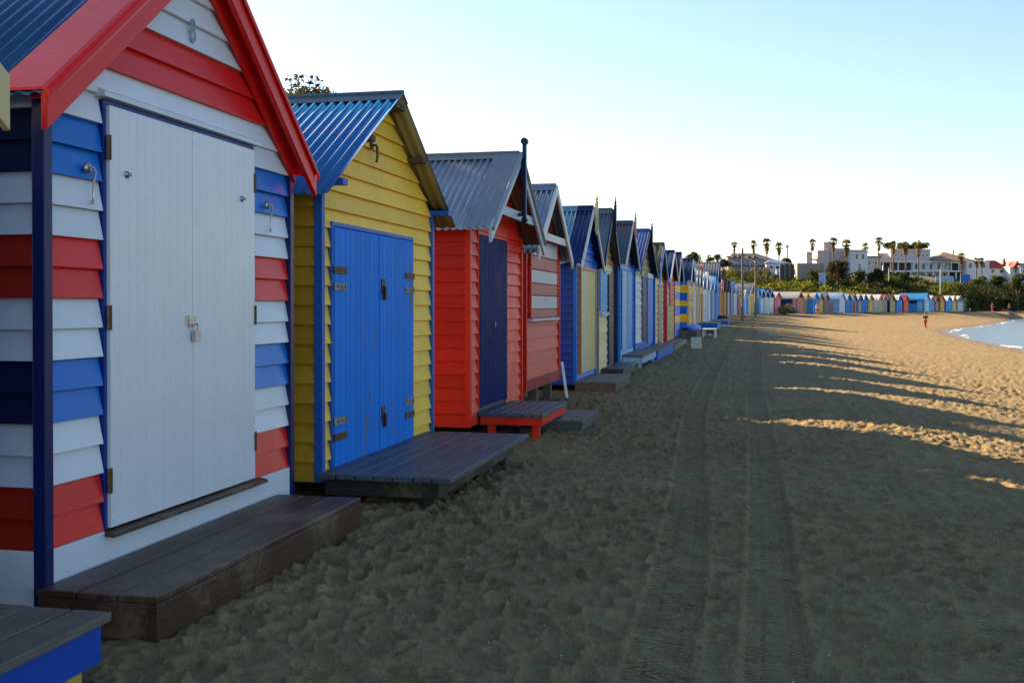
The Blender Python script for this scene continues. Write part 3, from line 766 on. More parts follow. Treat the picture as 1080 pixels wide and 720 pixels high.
deck('dark platform with pale skirt in front of the cream fronted hut', -2.79, -2.3, 33.6, 39.4, .28, .05, OLDT, skirt=P('grey'), planks=4, over=.02, full=True)
h10 = hut('coral pink hut with pale yellow lower boards and white barge under a navy roof', -2.83, 36.3, 39.9, .28, 2.38, 3.40, paint('coral_boards', (.58, .19, .15)), side=P('red'), roof=steel('navy_sheet', (.012, .025, .09), .03), depth=2.4, of=.17, os_=.14,
         trim=P('red'), barge=P('white'), bw=.12, bh=.18, detail=1, panels=[('lower_boards', -1.7, 1.2, .4, 1.45, P('khaki'), .02, .18), ('door', -.4, .9, 1.5, 2.3, P('coral'), .02, 0)])
settle(h10, .28)
def stripes(zc): return bands([(1.45-(y_-323)*zc/F, P(c_)) for y_, c_ in ((340, 'blue'), (331.8, 'yellow'), (324, 'blue'), (316, 'yellow'), (308.6, 'blue'), (300.5, 'yellow'), (200, 'blue'))])
by11 = stripes(41.8); by = stripes(48.3)
h11 = hut('narrow striped hut with red gable and white barge beside the coral pink hut', -2.83, 40.5, 43.2, .3, 2.45, 3.52, by11, side=P('red'), roof=steel('navy_sheet', (.012, .025, .09), .03), depth=2.4, of=.17, os_=.14,
          barge=P('white'), bw=.12, detail=1, gable=P('red'))
settle(h11, .3)
h12 = hut('hut in broad blue and yellow horizontal stripes with navy roof', -2.83, 48.8, 52.0, .38, 2.62, 3.66, by, side=by, roof=steel('navy_sheet', (.012, .025, .09), .03), depth=2.6, of=.17, os_=.14,
          trim=P('yellow'), barge=P('white'), bw=.12, bh=.12, detail=1, door=(-.7, .7, .45, 2.3, P('cream'), 2))
settle(h12, .38)
deck('high olive boxed platform below the blue and yellow striped hut', -3.6, -2.1, 42.6, 46.6, .5, .15, timber('olive_box', (.13, .12, .08)), planks=6, full=True, over=.01)
k = MB(); k.box(-.16, .16, -.2, .2, 0, .33, P('offwhite')); k.box(-.17, .17, -.21, .21, .33, .36, P('pale')); o = k.build('crate', bevel=.006); o.location = (-1.78, 35.6, .07); tag(o, 'small upright pale crate on the sand in front of the high olive platform', 'crate')
# bundle of blue tarpaulin on the olive platform
def blob(name, loc, size, mat, label, cat, seed=0, group=None, lumps=5):
    rnd = random.Random(seed); bm = bmesh.new(); bmesh.ops.create_icosphere(bm, subdivisions=4, radius=1)
    cs = [(Vector((rnd.uniform(-1, 1), rnd.uniform(-1, 1), rnd.uniform(-.4, 1))).normalized(), rnd.uniform(.1, .35)) for _ in range(lumps*3)]
    for v in bm.verts:
        n = v.co.normalized(); d = 1
        for c_, a in cs: d += a*max(0, n.dot(c_)-.75)*3-.12*max(0, abs(n.dot(c_))-.93)*6
        v.co = Vector((n.x*size[0]*d, n.y*size[1]*d, max(-.05, n.z)*size[2]*d))
    me = bpy.data.meshes.new(name); bm.to_mesh(me); bm.free(); me.materials.append(mat); me.polygons.foreach_set('use_smooth', [True]*len(me.polygons))
    o = bpy.data.objects.new(name, me); COL.objects.link(o); o.location = loc; return tag(o, label, cat, group)
blob('tarpaulin', (-2.45, 44.2, .50), (.36, 1.0, .17), P('blue'), 'crumpled bright blue tarpaulin heaped on the high olive platform', 'tarpaulin', 3)
# white bench
t = thing('bench', 'white slatted bench standing on the sand beyond the olive platform', 'bench', (-1.75, 46.5, .07))
for i in range(3):
    k = MB(); k.box(-.28+i*.19, -.11+i*.19, -1.0, 1.0, .40, .44, P('white')); k.build('seat_slat', t)
for x in (-.24, .24):
    for y in (-.85, .85): k = MB(); k.box(x-.03, x+.03, y-.03, y+.03, -.02, .398, P('white')); k.build('leg', t)
k = MB(); k.box(-.02, .02, -.82, .82, .15, .2, P('white')); k.build('stretcher', t)
deck('small olive crate step beyond the white bench', -2.1, -1.5, 52, 54.5, .35, .06, timber('olive_box', (.13, .12, .08)), planks=3, full=True, over=.01)
deck('long platform with bright blue skirt and grey boards beside the navy and yellow hut', -2.79, -1.75, 57, 63, .55, .05, OLDT, skirt=P('blue'), planks=6, over=.02, skirt_h=.3)
deck('farther blue skirted platform beside the bright blue hut', -2.79, -1.6, 76, 86, .45, .05, OLDT, skirt=P('blue'), planks=6, over=.02, skirt_h=.3)
k = MB()
blob('dark_bush', (-2.3, 93, .2), (.4, 1.2, .45), plain('dark_cover', (.02, .022, .02), .8), 'dark covered heap at the foot of the farther huts', 'cover', 9)

def row_hut(label, zc0, zc1, zb, ze, za, front, side, roof, barge, door, gable=None, trim=None, fin=None, X=-2.83, of=.2):
    r = hut(label, X, Yrow(zc0), Yrow(zc1), zb, ze, za, P(front), side=P(side), roof=steel('sheet_'+roof, tuple(c*.8 for c in C[roof]), .08), depth=2.5, of=of, os_=.14,
            trim=P(trim or barge), barge=P(barge), bw=.14, bh=.18, detail=0, gable=P(gable) if gable else None, finial=(P(fin), .3, .4) if fin else None,
            door=(-(zc1-zc0)*.22, (zc1-zc0)*.25, zb+.1, ze-.25, P(door), 2, .3))
    settle(r, zb); return r
row_hut('off-white hut just beyond the blue and yellow striped one', 52.4, 54.8, .38, 2.5, 3.4, 'offwhite', 'yellow', 'pale', 'cream', 'white', 'tan')
row_hut('pinkish grey hut with olive barge boards and thin red finial', 55.4, 58.2, .38, 2.5, 3.5, 'pink', 'grey', 'grey', 'offwhite', 'pink', 'olive', fin='red')
row_hut('hut with navy doors, yellow corner posts and pale blue roof slab', 59.3, 62.8, .38, 2.45, 3.5, 'cream', 'navy', 'pale', 'pale', 'navy', 'brown', 'yellow')
row_hut('white fronted hut with brown gable beyond the navy doors', 64.2, 68.2, .38, 2.5, 3.6, 'white', 'blue', 'white', 'white', 'pale', 'brown')
row_hut('pale blue hut with white barge and blue side wall', 70, 74, .38, 2.5, 3.5, 'pale', 'blue', 'pale', 'offwhite', 'white', 'tan')
row_hut('bright blue hut with pink door before the tall navy boathouse', 77, 82.5, .4, 2.5, 3.7, 'sky', 'midblue', 'sky', 'sky', 'pink')
bh_ = row_hut('tall navy boathouse with a large dark roof rising above the row', 85, 93, .4, 3.5, 5.1, 'sky', 'navy', 'dgrey', 'midblue', 'blue', fin='midblue')
bh_.name = 'boathouse'
row_hut('khaki hut with pinkish roof and orange door', 95.5, 99, .42, 2.7, 4.0, 'khaki', 'olive', 'pink', 'tan', 'orange', 'orange')
row_hut('hut with olive boards and tan gable under a navy roof', 100.5, 105, .42, 2.8, 4.1, 'olive', 'tan', 'navy', 'tan', 'orange', 'tan')

# ------------------------------------------------------------------ huts of the bend and the far curve
def path_zc(px):
    return float(np.interp(px, [763, 775, 790, 815, 845, 1013], [107, 121, 133, 142, 150, 201]))
def far_hut(px, label, w, front, side, roof, barge, door, zb=.42, ze=2.45, za=3.4, fin=None, depth=2.6, ang=None, trim=None, gable=None, name='beach_hut', extra=None, dz=0, group='distant beach huts round the bay'):
    zc = path_zc(px)+dz; p = W(px, zc); p2 = W(px+1.5, path_zc(px+1.5)+dz)
    t = (p2-p).normalized(); rz = math.atan2(-t.x, t.y) if ang is None else ang
    r = hut(label, 0, 0, 0, zb, ze, za, P(front), side=P(side), roof=steel('sheet_'+roof, tuple(c*.8 for c in C[roof]), .08), depth=depth, rz=rz, of=.2, os_=.15, w=w, loc=(p.x, p.y, 0),
            trim=P(trim or barge), barge=P(barge), bw=.17, bh=.2, detail=0, gable=P(gable) if gable else None, finial=(P(fin), .35, .4) if fin else None,
            door=(-w*.25, w*.27, zb+.1, ze-.2, P(door), 2, .4), group=group, name=name)
    if extra:
        for nm, x0, x1, z0, z1, mt in extra:      # panels on the side wall that faces the camera
            k = MB(); k.box(x0, x1, -w/2-.06, -w/2-.036, z0, z1, P(mt)); k.build(nm, r)
    settle(r, zb); return r
FH = [
 (764.5, 'tall hut with orange door and big navy roof at the start of the bend', 2.6, 'tan', 'olive', 'navy', 'tan', 'orange', dict(ze=2.9, za=4.2)),
 (768, 'navy sided hut with cream front beyond the big navy roof', 2.4, 'cream', 'navy', 'navy', 'grey', 'cream', dict(ze=2.9, za=4.1)),
 (772, 'grey blue hut with pale roof and olive gable at the bend', 2.4, 'grey', 'blue', 'pale', 'pale', 'grey', dict(ze=2.9, za=4.2, gable='olive')),
 (775.5, 'pale hut with white posts left of the red sided hut', 2.2, 'pale', 'grey', 'pale', 'white', 'pale', dict(ze=2.8, za=3.9)),
 (779.5, 'red sided hut with red finial left of the taller pole', 2.2, 'grey', 'red', 'grey', 'brick', 'red', dict(ze=2.6, za=3.6, fin='red')),
 (785, 'white hut showing between the two poles', 2.2, 'white', 'pale', 'white', 'white', 'sky', dict(ze=2.6, za=3.5)),
 (793.5, 'large light blue hut with wide grey roof between the two poles', 3.2, 'yellow', 'sky', 'grey', 'white', 'khaki', dict(ze=2.9, za=4.4, gable='dgrey')),
 (799.5, 'mid blue hut just right of the shorter pole', 2.1, 'pale', 'midblue', 'midblue', 'sky', 'blue', dict(za=3.7, ze=2.7)),
 (803.5, 'blue hut with white door between the shorter pole and the brown-gabled hut', 2.1, 'blue', 'sky', 'sky', 'white', 'white', dict(za=3.7, ze=2.7)),
 (808, 'light hut with dark brown gable on the bend', 2.1, 'white', 'pale', 'blue', 'cream', 'offwhite', dict(za=3.6, ze=2.6, gable='brown')),
 (813, 'pale blue hut with a dark gable and bright blue roof', 2.2, 'white', 'pale', 'midblue', 'pale', 'white', dict(za=3.6, ze=2.6, gable='black')),
 (820, 'pink hut with red barge beside the open boathouse', 2.0, 'pink', 'coral', 'white', 'red', 'pink', dict()),
 (843.5, 'long boathouse with off-white roof and dark navy side behind the golden bush', 2.0, 'pink', 'navy', 'offwhite', 'brick', 'coral', dict(depth=4.6, ze=2.5, za=3.5, gable='brown', name='boathouse', extra=[('lower_panel', -.55, -.05, .45, 1.4, 'sky'), ('end_panel', -.6, -.05, 1.4, 2.5, 'pink')])),
 (851, 'grey blue hut with yellow posts and a dark gable right of the long boathouse', 2.1, 'grey', 'khaki', 'cream', 'yellow', 'grey', dict(gable='khaki', dz=2, fin='olive')),
 (860, 'blue gabled hut with blue spear finial and pale roof', 2.1, 'sky', 'sky', 'offwhite', 'midblue', 'blue', dict(fin='midblue')),
 (865.5, 'hut with orange and yellow door and pink finial', 1.9, 'orange', 'sky', 'pale', 'blue', 'yellow', dict(fin='pink')),
 (871.5, 'purple and green striped hut left of the long pale blue one', 1.9, 'purple', 'khaki', 'grey', 'tan', 'green', dict(fin='brown')),
 (888, 'long pale blue hut with a pinkish shutter on its side', 2.2, 'white', 'pale', 'pale', 'pale', 'white', dict(depth=4.0, ze=2.4, za=3.6, extra=[('shutter', -1.9, -.9, .6, 2.0, 'pink'), ('door', -3.2, -2.5, .5, 2.1, 'sky')])),
 (894.5, 'bright blue hut with olive post right of the long pale blue hut', 2.1, 'midblue', 'pale', 'pale', 'tan', 'midblue', dict(fin='coral', trim='olive')),
 (900.5, 'hut with crimson door, turquoise wall and brown finial', 2.1, 'sky', 'sky', 'grey', 'brown', 'red', dict(fin='brown')),
 (906.5, 'blue hut with pale yellow door and yellow finial', 2.1, 'blue', 'khaki', 'offwhite', 'brown', 'khaki', dict(fin='olive')),
 (912, 'mid blue hut with pinkish roof left of the colourful panelled hut', 2.1, 'midblue', 'blue', 'offwhite', 'sky', 'blue', dict(fin='grey')),
 (918, 'hut with coloured panels, yellow door and white roof', 2.1, 'khaki', 'pale', 'white', 'navy', 'yellow', dict(fin='olive', extra=[('panel', -.5, -.1, 1.3, 1.8, 'blue'), ('panel', -.5, -.1, .7, 1.2, 'yellow')])),
 (928, 'pale yellow fronted hut with white side', 2.3, 'khaki', 'white', 'white', 'offwhite', 'khaki', dict()),
 (932.5, 'grey blue hut under a bright red roof', 2.2, 'grey', 'khaki', 'red', 'offwhite', 'grey', dict(depth=3.0)),
 (941, 'hut with solid navy side and khaki front', 2.1, 'khaki', 'navy', 'brown', 'olive', 'khaki', dict(gable='olive')),
 (948.5, 'sky blue hut with white roof right of the navy sided one', 2.2, 'sky', 'sky', 'white', 'blue', 'midblue', dict(gable='blue')),
 (955.5, 'orange pink hut with red gable left of the big blue boathouse', 2.0, 'coral', 'red', 'brick', 'red', 'orange', dict()),
 (977.5, 'big blue boathouse with a navy band along its side', 2.4, 'pale', 'sky', 'sky', 'sky', 'white', dict(depth=4.9, ze=2.55, za=3.8, name='boathouse', extra=[('dark_band', -4.0, -1.3, 1.95, 2.5, 'navy'), ('door', -1.2, -.3, .5, 2.2, 'pale')])),
 (982.5, 'light blue hut with white gable right of the big blue boathouse', 2.0, 'sky', 'sky', 'white', 'white', 'sky', dict()),
 (988, 'brownish hut with bright pink gable', 2.0, 'brown', 'blue', 'brown', 'red', 'pink', dict()),
 (993.5, 'green and yellow hut with a red topped gable under the lamp post', 2.0, 'khaki', 'khaki', 'brown', 'red', 'yellow', dict(gable='khaki')),
 (1000.5, 'plain mid blue hut with blue gable near the far end', 2.4, 'sky', 'sky', 'white', 'sky', 'sky', dict()),
 (1006, 'pale yellow hut with orange trim and crimson side', 2.0, 'khaki', 'red', 'white', 'orange', 'cream', dict()),
 (1012.5, 'last grey hut with white roof at the end of the row', 2.4, 'grey', 'blue', 'white', 'grey', 'offwhite', dict(depth=3.6)),
]
for f in FH: far_hut(*f[:8], **f[8])
hb_ = hut('unseen hut added behind the high olive platform to block sun through the gap', -4.7, 43.7, 47.6, .4, 2.5, 3.4, P('grey'), side=P('grey'), roof=GALV, depth=2.4, barge=P('white'), detail=0, door=(-.7, .7, .5, 2.2, P('white'), 2, .3)); settle(hb_, .4)  # hidden hut, added to shade the gap in the row
# ------------------------------------------------------------------ hill and vegetation
HPTS = [(-60, .2), (60, .3), (100, 2.2), (150, 4.4), (200, 5.4), (260, 7.4), (340, 10.2), (430, 13.5), (3000, 18)]
TOPY = [(700, 279), (745, 281), (775, 284), (800, 285), (815, 291), (838, 293), (862, 291), (880, 286), (900, 288), (930, 289), (960, 291), (985, 297), (1025, 297), (1040, 291), (1085, 289), (1130, 289)]
RP = np.array(ROWPTS, float)
def row_dist(X, Y):
    X = np.asarray(X, float); Y = np.asarray(Y, float); best = np.full(X.shape, 1e9)
    for a, b in zip(RP[:-1], RP[1:]):
        d = b-a; t = np.clip(((X-a[0])*d[0]+(Y-a[1])*d[1])/(d@d), 0, 1)
        best = np.minimum(best, np.hypot(X-a[0]-t*d[0], Y-a[1]-t*d[1]))
    return np.where(X < interp(ROWPTS, Y), best, -best)
def hill_z(X, Y):
    X = np.asarray(X, float); Y = np.asarray(Y, float)
    d = row_dist(X, Y); H = np.interp(Y, [p[0] for p in HPTS], [p[1] for p in HPTS])
    return ground(X, Y)-.5+.55*sstep(3.2, 5.5, d)+H*(.35*sstep(5, 14, d)+.65*sstep(8, 36, d))+.5*fbm(X*.08, Y*.08, 3, 9)*sstep(8, 25, d)
def hz_(x, y): return float(hill_z(np.array([x]), np.array([y]))[0])
xs = np.concatenate([np.arange(-600, -120, 40), np.arange(-120, 180, 3.0), np.arange(180, 1400, 60)]); ys = np.concatenate([np.arange(-80, 60, 20), np.arange(60, 520, 3.0), np.arange(520, 2400, 90)])
GX, GY = np.meshgrid(xs, ys); GZ = hill_z(GX, GY)
me = bpy.data.meshes.new('hill'); n_ = len(xs)
fs = [(j*n_+i, j*n_+i+1, (j+1)*n_+i+1, (j+1)*n_+i) for j in range(len(ys)-1) for i in range(n_-1) if max(GZ[j, i]-ground(GX[j, i], GY[j, i]), GZ[j+1, i]-ground(GX[j+1, i], GY[j+1, i]), GZ[j, i+1]-ground(GX[j, i+1], GY[j, i+1]), GZ[j+1, i+1]-ground(GX[j+1, i+1], GY[j+1, i+1])) > -.4]
me.from_pydata(np.stack([GX, GY, GZ], -1).reshape(-1, 3).tolist(), [], fs); me.polygons.foreach_set('use_smooth', [True]*len(me.polygons)); me.update()
me.materials.append(plain('hill_soil', (.075, .075, .035), .95, 0, .5, .25, .6, .3))
o = bpy.data.objects.new('hill', me); COL.objects.link(o); o['kind'] = 'structure'

def leaf_cloud(name, ells, per_area, size, mats, seed=1, parent=None, flat=.0, up=.3, shell=.55):
    """many separate leaf tufts through the outer part of ellipsoids (cx,cy,cz,rx,ry,rz,mat index)"""
    rg = np.random.default_rng(seed); V = []; MI = []
    for (cx, cy, cz, rx, ry, rz_, mi) in ells:
        area = 4*math.pi*((rx*ry)**1.6/3+(rx*rz_)**1.6/3+(ry*rz_)**1.6/3)**(1/1.6)
        n = max(8, int(area*per_area))
        u = rg.normal(size=(n, 3)); u /= np.linalg.norm(u, axis=1)[:, None]; u[:, 2] = np.where(u[:, 2] < -.35, -u[:, 2], u[:, 2])
        ph = rg.uniform(0, 6, 3)
        lump = 1+.16*np.sin(u[:, 0]*5+ph[0])+.14*np.sin(u[:, 1]*6+ph[1])+.12*np.sin(u[:, 2]*7+ph[2])
        r = (shell+(1-shell)*rg.random(n)**.5)*lump
        c = u*r[:, None]*np.array([rx, ry, rz_])+np.array([cx, cy, cz])
        a = rg.normal(size=(n, 3)); a[:, 2] *= .6; a /= np.linalg.norm(a, axis=1)[:, None]
        nrm = u+rg.normal(size=(n, 3))*.7+np.array([0, 0, up]); b = np.cross(nrm, a); b /= np.linalg.norm(b, axis=1)[:, None]+1e-9
        s = size*(.5+rg.random(n))[:, None]
        q = np.stack([c-a*s-b*s*.45, c+a*s*.2-b*s*.6, c+a*s+b*s*.1, c-a*s*.1+b*s*.6], 1)
        V.append(q.reshape(-1, 3)); MI.append(np.full(n, mi))
    V = np.concatenate(V); MI = np.concatenate(MI); n = len(MI)
    me = bpy.data.meshes.new(name); me.vertices.add(len(V)); me.vertices.foreach_set('co', V.ravel())
    me.loops.add(n*4); me.loops.foreach_set('vertex_index', np.arange(n*4)); me.polygons.add(n)
    me.polygons.foreach_set('loop_start', np.arange(0, n*4, 4)); me.polygons.foreach_set('loop_total', np.full(n, 4))
    for m in mats: me.materials.append(m)
    me.polygons.foreach_set('material_index', MI.astype(np.int32)); me.update(calc_edges=True)
    o = bpy.data.objects.new(name, me); COL.objects.link(o)
    if parent: o.parent = parent
    return o
LD = leafmat('leaf_dark', (.022, .034, .014), (.065, .08, .028)); LL = leafmat('leaf_light', (.10, .12, .014), (.20, .20, .03)); LO = leafmat('leaf_olive', (.045, .055, .016), (.12, .12, .03))
LG = leafmat('leaf_gold', (.13, .10, .035), (.26, .18, .06)); LR = leafmat('leaf_rust', (.06, .035, .02), (.13, .065, .035))
rnd = random.Random(11); ells = []
tries = 0
while len(ells) < 900 and tries < 30000:
    tries += 1
    zc = rnd.uniform(95, 330)**1.0; px = rnd.uniform(715, 1120); p = W(px, zc)
    d = float(row_dist(np.array([p.x]), np.array([p.y]))[0])
    if d < 5.0 or d > 48: continue
    if d > 20 and rnd.random() < .35: continue
    z = hz_(p.x, p.y); r = rnd.uniform(1.2, 2.7)*(1 if zc > 140 else .75); hh = r*rnd.uniform(.6, 1.0)
    lim = ZY(float(np.interp(px, [q[0] for q in TOPY], [q[1] for q in TOPY])), zc)
    if z+hh*1.35 > lim: z -= min(z+hh*1.35-lim, hh*.7)
    if z+hh*1.35 > lim+.3: continue
    f = float(fbm(np.array([p.x*.05]), np.array([p.y*.05]), 2, 77)[0])+rnd.uniform(-.22, .22)
    mi = 1 if f > .06 else 2 if f > -.03 else 0
    if px > 1012 and d < 13: mi = 0; hh *= 1.7
    if rnd.random() < .05: mi = 4
    ells.append((p.x, p.y, z+hh*.25, r, r, hh, mi))
o = leaf_cloud('hillside_scrub', ells, 6.0, .23, [LD, LL, LO, LG, LR], 5); tag(o, 'dense coastal scrub in dark and yellow green patches over the bluff behind the huts', 'scrub', kind='stuff')
# golden bush in front of the boathouse
p = W(829, 140.5)
bu = thing('bush', 'round golden bush growing on the sand beside the dark boathouse', 'bush', (p.x, p.y, gz(p.x, p.y)))
leaf_cloud('foliage', [(0, 0, .45, 1.1, .9, .85, 0), (.7, .2, .4, .7, .6, .6, 0), (-.6, -.1, .35, .6, .6, .5, 1), (.2, 0, .25, 1.2, .9, .4, 1)], 30, .12, [leafmat('bush_gold', (.30, .23, .09), (.52, .40, .18), trans=.45), LL], 3, bu)
k = MB()
for i in range(5): k.tube([(0, 0, -.1), (rnd.uniform(-.5, .5), rnd.uniform(-.4, .4), .7)], [.03, .01], timber('twig', (.1, .07, .05)), 5)
k.build('stem', bu)

BARK = plain('bark', (.13, .10, .075), .9, 0, .4, 12, .6, .03)
def tree(label, x, y, z, h, crown, th=.25, seed=1, mats=None, name='tree', per=7, size=.22, lean=(0, 0), group='trees among the hillside houses', limbs=6, cat='tree'):
    rn = random.Random(seed); t = thing(name, label, cat, (x, y, z), 0, group)
    k = MB(); top = h*.72
    k.tube([(0, 0, -.6), (lean[0]*.3, lean[1]*.3, top*.45), (lean[0], lean[1], top)], [th, th*.7, th*.35], BARK, 8)
    for e in crown[:limbs]:
        a = rn.uniform(.35, .6)
        k.tube([(lean[0]*a, lean[1]*a, top*a), ((lean[0]*a+e[0])/2, (lean[1]*a+e[1])/2, (top*a+e[2])/2+.1), (e[0], e[1], e[2])], [th*.5, th*.3, th*.1], BARK, 6)
    k.build('trunk', t, smooth=True)
    leaf_cloud('crown', crown, per, size, mats or [LD, LO], seed, t); return t
def crown_of(px, py0, py1, pw, zc, n, seed, zbase, mix=(0,)):
    """random ellipsoids filling the crown box given in the photograph's pixels at depth zc"""
    rn = random.Random(seed); out = []
    z1 = ZY(py0, zc)-zbase; z0 = ZY(py1, zc)-zbase; hw = pw*zc/F/2; hz2 = (z1-z0)/2
    for i in range(n):
        a = rn.uniform(0, 6.28); r = rn.uniform(0, .6)*hw
        cz = (z0+z1)/2+rn.uniform(-.5, .45)*hz2
        out.append((math.cos(a)*r, math.sin(a)*r, cz, hw*rn.uniform(.35, .6), hw*rn.uniform(.35, .6), hz2*rn.uniform(.4, .6), rn.choice(mix)))
    return out
def ptree(label, px, py0, py1, pw, zc, n, seed, mats, mix=(0,), **kw):
    p = W(px, zc); z = hz_(p.x, p.y) if 'zb' not in kw else kw.pop('zb')
    return tree(label, p.x, p.y, z, ZY(py0, zc)-z, crown_of(px, py0, py1, pw, zc, n, seed, z, mix), mats=mats, seed=seed, **kw)
ptree('large dark tree with rusty edges in front of the pale modern house', 884, 268, 301, 24, 205, 12, 4, [LD, LR], (0, 0, 0, 1), th=.35, per=9)
ptree('dark rounded tree left of the large dark one below the beige wall', 860, 284, 303, 20, 200, 9, 5, [LD, LO], (0, 0, 1), per=9)
ptree('dark tree right of the large dark one below the blue white house', 905, 284, 302, 20, 210, 9, 6, [LD, LO], (0, 0, 1), per=9)
ptree('spreading dark tree under the verandas left of the lamp post', 926, 279, 302, 24, 225, 10, 7, [LD, LO], (0, 0, 1), per=8)
ptree('dark round tree in front of the white columned mansion', 953, 285, 303, 20, 235, 9, 8, [LD, LO], (0, 0, 0, 1), per=8)
ptree('grey twiggy tree beside the hip roofed house on the left', 809, 281, 296, 14, 185, 8, 9, [leafmat('leaf_grey', (.10, .09, .07), (.2, .18, .14)), LO], (0,), per=5)
ptree('dark bush tree above the far right beach', 1052, 288, 306, 22, 262, 8, 10, [LD, LO], (0, 0, 1), per=8)
ptree('dark tree at the right edge below the grey house', 1073, 287, 312, 20, 262, 9, 12, [LD, LO], (0, 1), per=8)
ptree('olive tree below the red roofs', 1033, 291, 304, 18, 265, 8, 13, [LO, LL], (0, 1), per=8)
ptree('flat topped hedge tree at the left end of the bluff', 763, 272, 284, 20, 168, 9, 14, [LO, LD], (0, 1), per=9)
ptree('dark hedge tree left of the hip roofed house', 748, 275, 289, 18, 160, 9, 15, [LD, LO], (0, 1), per=9)
for i, (px, w_) in enumerate(((937, 13), (950, 15), (963, 14), (972, 13))):
    ptree(['broad green treetop behind the left end of the mansion', 'broad treetop behind the mansion parapet, between two palms', 'domed treetop behind the mansion parapet', 'rightmost domed treetop behind the mansion'][i], px, 254+i % 2, 266, w_+4, 345, 8, 20+i, [LO, LD], (0, 0, 1), per=3.5, size=.35)
ptree('low grey green tree left of the leftmost slim palm', 748, 268, 280, 14, 175, 6, 31, [LO, leafmat('leaf_grey', (.10, .09, .07), (.2, .18, .14))], (0, 1), per=6)
# treetop behind the yellow hut
p = W(322, 27.5); cz0 = .4; rn = random.Random(5); cr = []
for (qx, qy, s) in ((318, 92, 1), (328, 90, 1.1), (336, 96, .9), (306, 96, .8), (312, 88, .6), (331, 84, .6), (345, 100, .7), (299, 102, .6), (322, 103, 1.3), (340, 106, 1.1), (310, 106, 1.1), (318, 84, .35), (325, 110, 1.6), (300, 112, 1.2), (350, 112, 1.2), (322, 125, 2.2), (318, 132, 4.2), (330, 140, 4.4), (312, 150, 5.0), (326, 160, 5.2)):
    q = W(qx, 27.5); cr.append((q.x-p.x, q.y-p.y+rn.uniform(-.3, .3), ZY(qy, 27.5)-cz0, .30*s, .30*s, .22*s, rn.choice((0, 0, 1))))
tree('sparse treetop showing above the ridge of the yellow hut', p.x, p.y, cz0, ZY(84, 27.5)-cz0, cr, .12, 3, [LO, LR], per=30, size=.06, limbs=16, group=None)
tree('added low bushy tree blocking sun through the gap between faded red and blue huts', -8.0, 20.1, .3, 3.9, [(0, 0, 2.9, 1.2, 1.3, .95, 0), (.2, -.4, 1.9, 1.3, 1.3, 1.1, 0), (-.3, .4, 1.5, 1.2, 1.3, 1.0, 0), (0, .5, 2.6, 1.1, 1.1, 1.0, 0)], .12, 18, [LO, LR], per=45, size=.10, group=None)  # hidden tree, added to cut the low sun through this gap
tree('unseen leafy tree added to block sun through the gap between yellow and red huts', -10.2, 15.3, .4, 6.8, [(0, 0, 5.9, 1.3, 1.5, 1.0, 0), (.2, -.4, 4.7, 1.5, 1.6, 1.2, 0), (-.3, .4, 3.6, 1.2, 1.2, 1.0, 0), (0, 0, 5.2, 1.2, 1.3, 1.2, 0), (.1, .5, 5.6, 1.1, 1.1, 1.1, 0)], .14, 8, [LO, LR], per=45, size=.10, group=None)  # tree put in out of view to stop a sun streak on the sand

